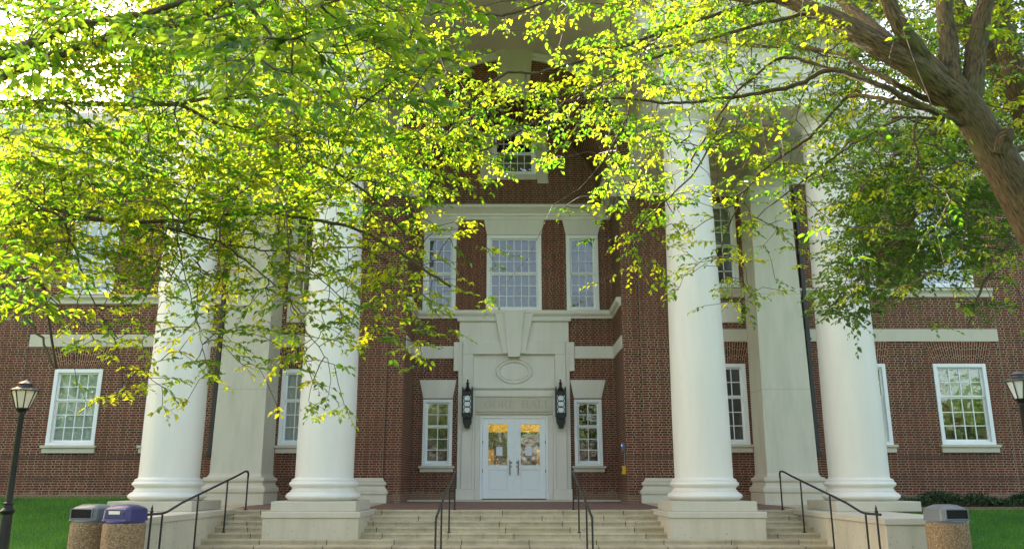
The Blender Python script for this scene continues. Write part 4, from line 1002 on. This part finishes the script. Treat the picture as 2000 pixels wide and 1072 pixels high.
L_(42, 6, 2, (1830, 150, 6.5), (1766, 108, 6.6), (1703, 56, 6.8), (1643, 0, 7.0), (1540, -90, 7.3), (1430, -220, 7.6), (1330, -400, 7.9), (1260, -620, 8.2), sides=12)
L_(42, 6, 3, (1835, 150, 6.45), (1774, 75, 6.3), (1736, 7, 6.2), (1690, -110, 6.0), (1640, -260, 5.9), (1600, -450, 5.8), (1590, -680, 5.8), sides=12)
L_(52, 7, 4, (1868, 185, 6.5), (1856, 145, 6.5), (1852, 93, 6.55), (1845, 0, 6.6), (1842, -150, 6.7), (1860, -330, 6.9), (1850, -600, 7.1), (1870, -900, 7.2), sides=12)
L_(54, 7, 5, (1885, 215, 6.5), (1899, 170, 6.5), (1904, 112, 6.5), (1927, 0, 6.4), (1960, -150, 6.2), (1975, -330, 6.0), (2030, -600, 5.8), (2060, -900, 5.7), sides=12)
L_(14, 4, 6, (1885, 245, 6.5), (1785, 201, 6.3), (1729, 172, 6.1), (1625, 138, 5.9), (1561, 165, 5.8), (1480, 182, 5.6), (1380, 197, 5.4), (1300, 201, 5.3), (1197, 192, 5.1), (1100, 200, 5.0))
L_(8, 4, 7, (1640, 141, 5.9), (1561, 116, 5.8), (1516, 117, 5.7), (1475, 150, 5.6), (1440, 178, 5.5), (1390, 250, 5.4), (1340, 330, 5.3))
L_(10, 4, 8, (1880, 235, 6.5), (1759, 201, 6.6), (1666, 187, 6.7), (1640, 205, 6.7), (1580, 269, 6.6), (1500, 325, 6.5), (1457, 369, 6.4), (1412, 405, 6.4))
L_(13, 6, 9, (1872, 222, 6.55), (1800, 190, 6.6), (1740, 160, 6.6), (1690, 135, 7.0), (1621, 101, 7.2), (1475, 90, 7.3), (1370, 82, 7.4), (1240, 100, 7.5), (1120, 85, 7.6))
L_(10, 4, 10, (1540, 2, 6.1), (1468, 7, 5.8), (1380, 35, 5.5), (1300, 60, 5.3), (1170, 108, 5.1), (1052, 142, 4.9), (992, 142, 4.9), (935, 184, 4.8), (880, 224, 4.8))
L_(9, 4, 11, (1600, 30, 6.2), (1561, 30, 6.0), (1440, 60, 5.8), (1300, 105, 5.6), (1230, 130, 5.4), (1170, 165, 5.2), (1080, 215, 5.0), (1010, 260, 5.0), (930, 300, 4.9))
L_(7, 3, 12, (1850, 235, 6.6), (1763, 231, 6.8), (1700, 262, 6.9), (1647, 295, 6.9), (1580, 345, 6.8), (1509, 399, 6.8))
L_(6, 3, 13, (1793, 228, 6.6), (1785, 268, 6.5), (1793, 310, 6.5), (1772, 360, 6.5))
L_(9, 4, 14, (1470, 5, 5.8), (1300, -20, 5.4), (1120, -10, 5.0), (980, 30, 4.8), (900, 10, 4.6))
L_(5, 2, 15, (1300, 62, 5.3), (1255, 100, 5.4), (1235, 160, 5.4), (1225, 230, 5.5), (1200, 280, 5.5))
L_(5, 2, 16, (1412, 230, 5.4), (1360, 330, 5.2), (1290, 400, 5.2), (1240, 450, 5.2))
L_(4, 2, 17, (1457, 369, 6.4), (1420, 450, 6.3), (1400, 520, 6.3))
L_(4, 2, 18, (1225, 230, 5.5), (1180, 310, 5.3), (1130, 370, 5.3), (1080, 400, 5.3))
# stub of a lost branch on the trunk
limb(mb, [at(1950, 300, 6.42), at(1962, 268, 6.35), at(1975, 262, 6.3)], .085, .055, 12, 4, 21, None, .2, .0)
mb.build('trunk', M['bark'], tr, smooth=60, fix=False)
SPR = []
def scatter(x0, x1, y0, y1, k, dfun, keep=lambda x, y: 1.0, uplift=0.0):
    """scatter spray points over a photo region with its leaf density; every one at its own distance"""
    out = []
    for _ in range(int(k * (x1 - x0) * (y1 - y0) / 1e4)):
        px, py = rng.uniform(x0, x1), rng.uniform(y0, y1); d_ = dens(px, py)
        d_ = .6 if d_ is None else d_
        if d_ <= 0.02: continue
        want = -math.log(max(.02, 1 - min(d_, .95))) / 3.0
        if rng.random() < want * keep(px, py):
            out.append(tuple(at(px, py - uplift, dfun(px, py))))
    return out
KD = 75
split = lambda x, y: 1 / (1 + math.exp(-(x - (930 if y < 330 else 1010)) / 50))
dfr = lambda x, y: (rng.uniform(6.9, 8.4) if y > 320 else rng.uniform(5.8, 8.3)) if x < 1480 else (rng.uniform(6.7, 9.0) if rng.random() < .93 else rng.uniform(5.2, 6.2))
SPR += scatter(760, 2020, 0, 680, KD, dfr, lambda x, y: split(x, y) * (1.0 if x < 1480 or y > 330 else .8), 26)
SPR += scatter(1000, 2300, -1000, -420, 20, lambda x, y: rng.uniform(5.0, 9.0), lambda x, y: .7)
SPR += scatter(900, 2100, -420, -70, 26, lambda x, y: rng.uniform(6.8, 10.0), lambda x, y: .6 if x < 1600 else .3)
NL += grow(SPR, skel, rng, .053, M['leaf'], tr)

# ------------------------------------------------------------------ the tree whose limbs come in from the left
tl = thing('spreading_tree', 'tree with trunk out of view, its thin limbs and leaves hanging over the left columns', 'tree', (0, 0, 0))
A = lambda *q: [at(px, py, d + 1.2) for px, py, d in q]
mb = MB(); skel = []
root = Vector((-6.6, 6.8, GZ - .1)); trunk = [root, root + Vector((.05, -.05, 1.2)), root + Vector((.2, -.1, 2.6)), root + Vector((.25, -.15, 4.2)), root + Vector((.5, 0, 6.5)), root + Vector((.9, .3, 9.0))]
c = curve(trunk, 8); mb.tube(c, [np.interp(k / 8, range(6), [.36, .26, .24, .22, .16, .08]) for k in range(len(c))], 18, .07, 5)
T0 = [Vector(p) for p in trunk]
def LL(w0, w1, s, start, *q, sides=8, jit=.010): return limb(mb, [start] + A(*q), w0 * .0038 / 2, w1 * .0038 / 2, sides, 6, s, skel, .1, jit)
LL(24, 9, 31, T0[3] + Vector((0, 0, -.2)), (-200, 225, 6.3), (0, 203, 6.0), (112, 200, 5.9), (242, 205, 5.8), (355, 203, 5.7), sides=12)
LL(9, 4, 32, at(350, 203, 5.7), (410, 194, 5.7), (541, 187, 5.6), (657, 179, 5.5), (740, 200, 5.4), (860, 195, 5.3), sides=8)
LL(9, 4, 33, at(345, 203, 5.7), (369, 216, 5.6), (410, 235, 5.5), (522, 265, 5.3), (597, 310, 5.2), (664, 341, 5.1), (740, 400, 5.0), (800, 470, 5.0), sides=8)
LL(34, 5, 34, T0[3] + Vector((0, 0, .2)), (-180, 200, 6.0), (0, 148, 5.6), (48, 129, 5.5), (149, 97, 5.4), (224, 71, 5.3), (336, 48, 5.1), (377, 35, 5.0), (520, -20, 4.8), (700, -90, 4.6), (860, -200, 4.6), (980, -330, 4.7), sides=12)
LL(26, 4, 35, T0[4] + Vector((0, 0, -1.0)), (-160, 150, 5.2), (0, 112, 4.7), (130, 56, 4.5), (224, 37, 4.4), (310, 22, 4.3), (420, -20, 4.2), (560, -60, 4.0), (700, -150, 4.0), sides=10)
LL(10, 4, 36, at(48, 129, 5.5), (93, 130, 5.6), (187, 129, 5.7), (239, 119, 5.8), (354, 101, 5.9), (448, 86, 5.9), (560, 60, 6.0), (680, 30, 6.0), (800, 20, 6.0))
LL(6, 2, 37, at(125, 203, 5.9), (205, 269, 5.7), (269, 313, 5.6), (336, 354, 5.5), (420, 390, 5.4))
LL(5, 2, 38, T0[3], (-150, 232, 6.8), (0, 241, 6.6), (56, 244, 6.5), (149, 261, 6.4), (280, 320, 6.3), (400, 360, 6.2))
LL(5, 2, 39, at(0, 265, 6.8), (80, 290, 6.8), (150, 330, 6.7), (240, 400, 6.6))
LL(13, 5, 40, T0[2] + Vector((0, 0, .3)), (-170, 440, 6.2), (0, 415, 5.9), (112, 412, 5.8), (194, 428, 5.7), (336, 432, 5.5), (429, 423, 5.4), (522, 415, 5.3), (597, 428, 5.2), (700, 449, 5.1), (790, 500, 5.0), (880, 560, 4.9), sides=10)
LL(11, 4, 41, T0[2] + Vector((0, 0, .2)), (-170, 462, 6.0), (0, 440, 5.7), (75, 428, 5.6), (205, 432, 5.6))
LL(5, 3, 42, at(328, 445, 5.5), (410, 469, 5.6), (485, 484, 5.7), (560, 490, 5.7), (700, 485, 5.7), (780, 530, 5.7))
LL(4, 1.5, 43, at(429, 470, 5.6), (504, 529, 5.5), (560, 580, 5.5), (600, 650, 5.4), (640, 700, 5.4))
LL(3, 1.5, 44, at(345, 440, 5.5), (358, 520, 5.4), (380, 605, 5.4), (395, 680, 5.4))
LL(3, 1.5, 45, at(560, 490, 5.3), (620, 540, 5.3), (690, 600, 5.3), (750, 650, 5.3))
LL(4, 2, 46, at(120, 425, 5.8), (150, 500, 5.7), (180, 580, 5.7), (230, 680, 5.6), (240, 760, 5.6))
LL(9, 3, 47, T0[2] + Vector((0, 0, -.5)), (-420, 470, 5.4), (-200, 500, 4.6), (-60, 540, 4.2), (30, 600, 4.05), (80, 660, 3.95), (110, 720, 3.9))
LL(8, 3, 48, at(560, -40, 4.0), (640, 20, 3.6), (720, 80, 3.5), (800, 130, 3.5))
mb.build('trunk', M['bark'], tl, smooth=60, fix=False)
SPR = []
inv = lambda x, y: 1 - split(x, y)
SPR += scatter(-20, 1100, 0, 860, KD, lambda x, y: rng.uniform(3.7, 4.3) if x < 130 and y > 540 else (rng.uniform(6.2, 7.6) if y > 450 else rng.uniform(5.4, 8.2)), lambda x, y: 0 if x < 140 and y > 640 else inv(x, y), 30)
SPR += scatter(-900, 800, -1000, -450, 16, lambda x, y: rng.uniform(5.0, 9.0), lambda x, y: .7)
SPR += scatter(-700, -40, -300, 700, 22, lambda x, y: rng.uniform(5.4, 8.2), lambda x, y: .7)
SPR += scatter(-300, 900, -450, -30, 26, lambda x, y: rng.uniform(6.8, 10.5), lambda x, y: .6)
NL += grow(SPR, skel, rng, .055, M['leaf'], tl)
SPR = scatter(380, 860, -60, 230, 5, lambda x, y: rng.uniform(2.9, 3.8), lambda x, y: 1.0) + scatter(0, 420, -40, 120, 5, lambda x, y: rng.uniform(3.4, 4.4))
NL += grow(SPR, skel, rng, 0.068, M['leaf_shaded'], tl, crown='near_leaves')

# ------------------------------------------------------------------ denser tree behind on the right
tb = thing('shady_tree', 'dense dark green tree standing behind the leaning trunk before the right wing', 'tree', (0, 0, 0))
A = lambda *q: [at(px, py, d) for px, py, d in q]
mb = MB(); skel = []; r3 = 11 / FPX
root = Vector((8.2, 11.5, ground(8.2, 11.5) - .1))
trunk = [root, root + Vector((-.05, 0, 1.5)), at(2110, 420, 11.3), at(2030, 255, 11.1), at(1968, 160, 11.0), at(1910, 85, 11.0), at(1880, 40, 11.0), at(1840, -60, 11.0), at(1800, -260, 11.0)]
c = curve(trunk, 8); mb.tube(c, [np.interp(k / 8, range(9), [.40, .30, .25, .22, .19, .17, .155, .12, .06]) for k in range(len(c))], 16, .08, 9); skel += [tuple(p) for p in c[18:]]
def LB(w0, w1, s, *q, sides=9): return limb(mb, A(*q), w0 * r3 / 2, w1 * r3 / 2, sides, 6, s, skel, .1, .03)
LB(52, 36, 51, (2010, 230, 11.1), (1985, 150, 10.8), (1964, 75, 10.6), (1949, 0, 10.5), (1935, -150, 10.4))
LB(16, 4, 52, (2040, 290, 11.1), (1950, 300, 10.6), (1860, 360, 10.2), (1780, 430, 10.0), (1700, 520, 9.8))
LB(14, 4, 53, (2060, 330, 11.2), (1960, 400, 11.2), (1860, 440, 11.2), (1760, 470, 11.2), (1660, 560, 11.2), (1620, 600, 11.2))
LB(12, 4, 54, (2000, 200, 11.0), (1900, 240, 10.2), (1800, 270, 9.8), (1720, 330, 9.6), (1640, 420, 9.5))
LB(10, 4, 55, (1930, 110, 11.0), (1800, 160, 11.4), (1700, 230, 11.6), (1620, 320, 11.8))
LB(8, 3, 56, (2060, 330, 11.2), (1980, 470, 10.0), (1920, 550, 9.8), (1890, 640, 9.7))
mb.build('trunk', M['bark'], tb, smooth=60, fix=False)
def blob(n, cx, cy, rx, ry, d0, d1, p=1.0):
    out = []
    while len(out) < n:
        a, r = rng.uniform(0, 2 * math.pi), math.sqrt(rng.random())
        out.append(tuple(at(cx + rx * r * math.cos(a), cy + ry * r * math.sin(a), rng.uniform(d0, d1))))
    return out
SPR = blob(300, 1790, 420, 140, 110, 9.4, 12) + blob(120, 1720, 500, 95, 75, 9.4, 12) + blob(110, 1700, 330, 100, 80, 9.4, 12) + blob(130, 1860, 330, 110, 90, 9.5, 12) + blob(240, 1820, 190, 200, 130, 10.5, 13.5) + blob(240, 1955, 180, 90, 180, 11.4, 13.5) + blob(220, 1780, 60, 270, 85, 11, 13.5) + blob(45, 1660, 580, 50, 45, 9.4, 11) + blob(14, 1900, 560, 45, 70, 9.4, 10.4) + blob(55, 1930, 430, 70, 90, 9.5, 12) + blob(260, 1850, -120, 300, 150, 9.5, 13)
NL += grow(SPR, skel, rng, 0.074, M['leaf_shaded'], tb, per=9, twig_len=(.22, .5))
print('leaves', NL)

# ------------------------------------------------------------------ trees across the lawn behind the camera, seen in the window panes
def far_tree(x, y, h, seed, label):
    rg = np.random.default_rng(seed); o = thing('lawn_tree', label, 'tree', (x, y, GZ), 0, 'trees across the lawn, mirrored in the windows')
    m_ = MB(); c_ = curve([Vector((0, 0, -.1)), Vector((.1, 0, h * .25)), Vector((-.1, .1, h * .5)), Vector((.1, 0, h * .85))], 5); m_.tube(c_, [np.interp(k, [0, 15], [.35, .06]) for k in range(len(c_))], 12, .1, seed)
    cl = []
    for k in range(16):
        a = rg.uniform(0, 6.28); z = h * rg.uniform(.35, .95); r = h * .30 * math.sin(math.pi * min(1, max(.1, (z / h - .2) / .82))) * rg.uniform(.5, 1.0)
        q = Vector((r * math.cos(a), r * math.sin(a), z)); m_.tube(curve([Vector((0, 0, z * .65)), q * .55 + Vector((0, 0, z * .42)), q], 4), [.09 - .008 * j for j in range(9)], 6, .1, k); cl.append((q, h * rg.uniform(.08, .14)))
    m_.build('trunk', M['bark'], o, fix=False, smooth=60)
    P_ = np.concatenate([np.array(q)[None] + unit(rg.normal(0, 1, (260, 3))) * (r * rg.random((260, 1)) ** .45) * np.array([1.1, 1.1, .75]) for q, r in cl])
    V, F = leaves(P_, rg.normal(0, 1, P_.shape) + np.array([0, 0, -.5]), rg.normal(0, .6, P_.shape) + np.array([0, 0, 1.0]), rg.uniform(.25, .45, len(P_)), rg.uniform(.16, .26, len(P_)))
    tn = rg.random(len(P_)); quads_mesh('crown', V, F, M['leaf_far'], o, np.concatenate([tn, tn]))
FT = 'tall leafy tree across the lawn, seen only mirrored in the window panes'
for i, (x, y, h) in enumerate([(-22, -30, 16), (-11, -36, 19), (-2.5, -33, 17), (6, -38, 20), (15, -31, 17), (26, -36, 16), (37, -24, 14), (48, -30, 15), (-36, -24, 14), (-48, -30, 15), (43, -14, 12), (-43, -14, 12), (31, -20, 11), (-30, -20, 11)]): far_tree(x, y, h, 100 + i, FT)

# ------------------------------------------------------------------ hedge along the right wing, lawn grass
hd = thing('low_hedge', 'low dark green hedge growing along the foot of the right brick wing', 'hedge', (14, 23.4, -.1))
n = 9000; hx_ = rng.uniform(-5.3, 7.5, n); hy = rng.uniform(-.42, .40, n); prof = .30 + .07 * np.sin(hx_ * 2.3) + .06 * np.sin(hx_ * 5.1 + 1) + rng.normal(0, .03, n)
hz = prof * rng.random(n) ** .4 * np.sqrt(np.clip(1 - (hy / .46) ** 2 * .6, 0, 1)); P_ = np.stack([hx_, hy, hz], 1)
V, F = leaves(P_, rng.normal(0, 1, (n, 3)) + np.array([0, -.5, .2]), rng.normal(0, .6, (n, 3)) + np.array([0, -.6, .6]), rng.uniform(.05, .10, n), rng.uniform(.035, .06, n)); tn = rng.random(n)
quads_mesh('foliage', V, F, M['hedge'], hd, np.concatenate([tn, tn]))
tag(MB().box(8.7, 22, 22.68, 22.76, -.22, -.075).build('brick_edging', M['brick'], bevel=.01), 'thin red brick edging strip along the front of the low hedge', 'edging')
def blades(x0, x1, y0, y1, n, seed):
    rg = np.random.default_rng(seed); bx, by = rg.uniform(x0, x1, n), y0 + (y1 - y0) * rg.random(n) ** 1.3
    bz = np.array([ground(a, b) for a, b in zip(bx, by)]); h = rg.uniform(.05, .11, n) ; a = rg.uniform(0, 6.28, n); wv = .006
    b = np.stack([bx, by, bz - .01], 1); sd = np.stack([np.cos(a), np.sin(a), np.zeros(n)], 1) * wv; ln = np.stack([rg.normal(0, .03, n), rg.normal(0, .03, n), h], 1)
    V = np.stack([b - sd, b + sd, b + ln], 1).reshape(-1, 3); i = np.arange(n) * 3
    return V, np.stack([i, i + 1, i + 2], 1), np.clip(.5 + .45 * np.sin(bx * 1.7 + 1.3 * np.sin(by * 1.1)) * np.sin(by * 2.1 + np.sin(bx * .9)) + rg.normal(0, .25, n), 0, 1)  # sine patches put lit and dark stripes into the blade colour
for nm, rg_ in (('grass', (-16, -7.0, 12.8, 23.8, 70000, 5)), ('grass', (8.1, 17, 12.8, 22.66, 60000, 6))):
    V, F, tn = blades(*rg_); quads_mesh(nm, V, F, M['blade'], None, tn, 'stuff')
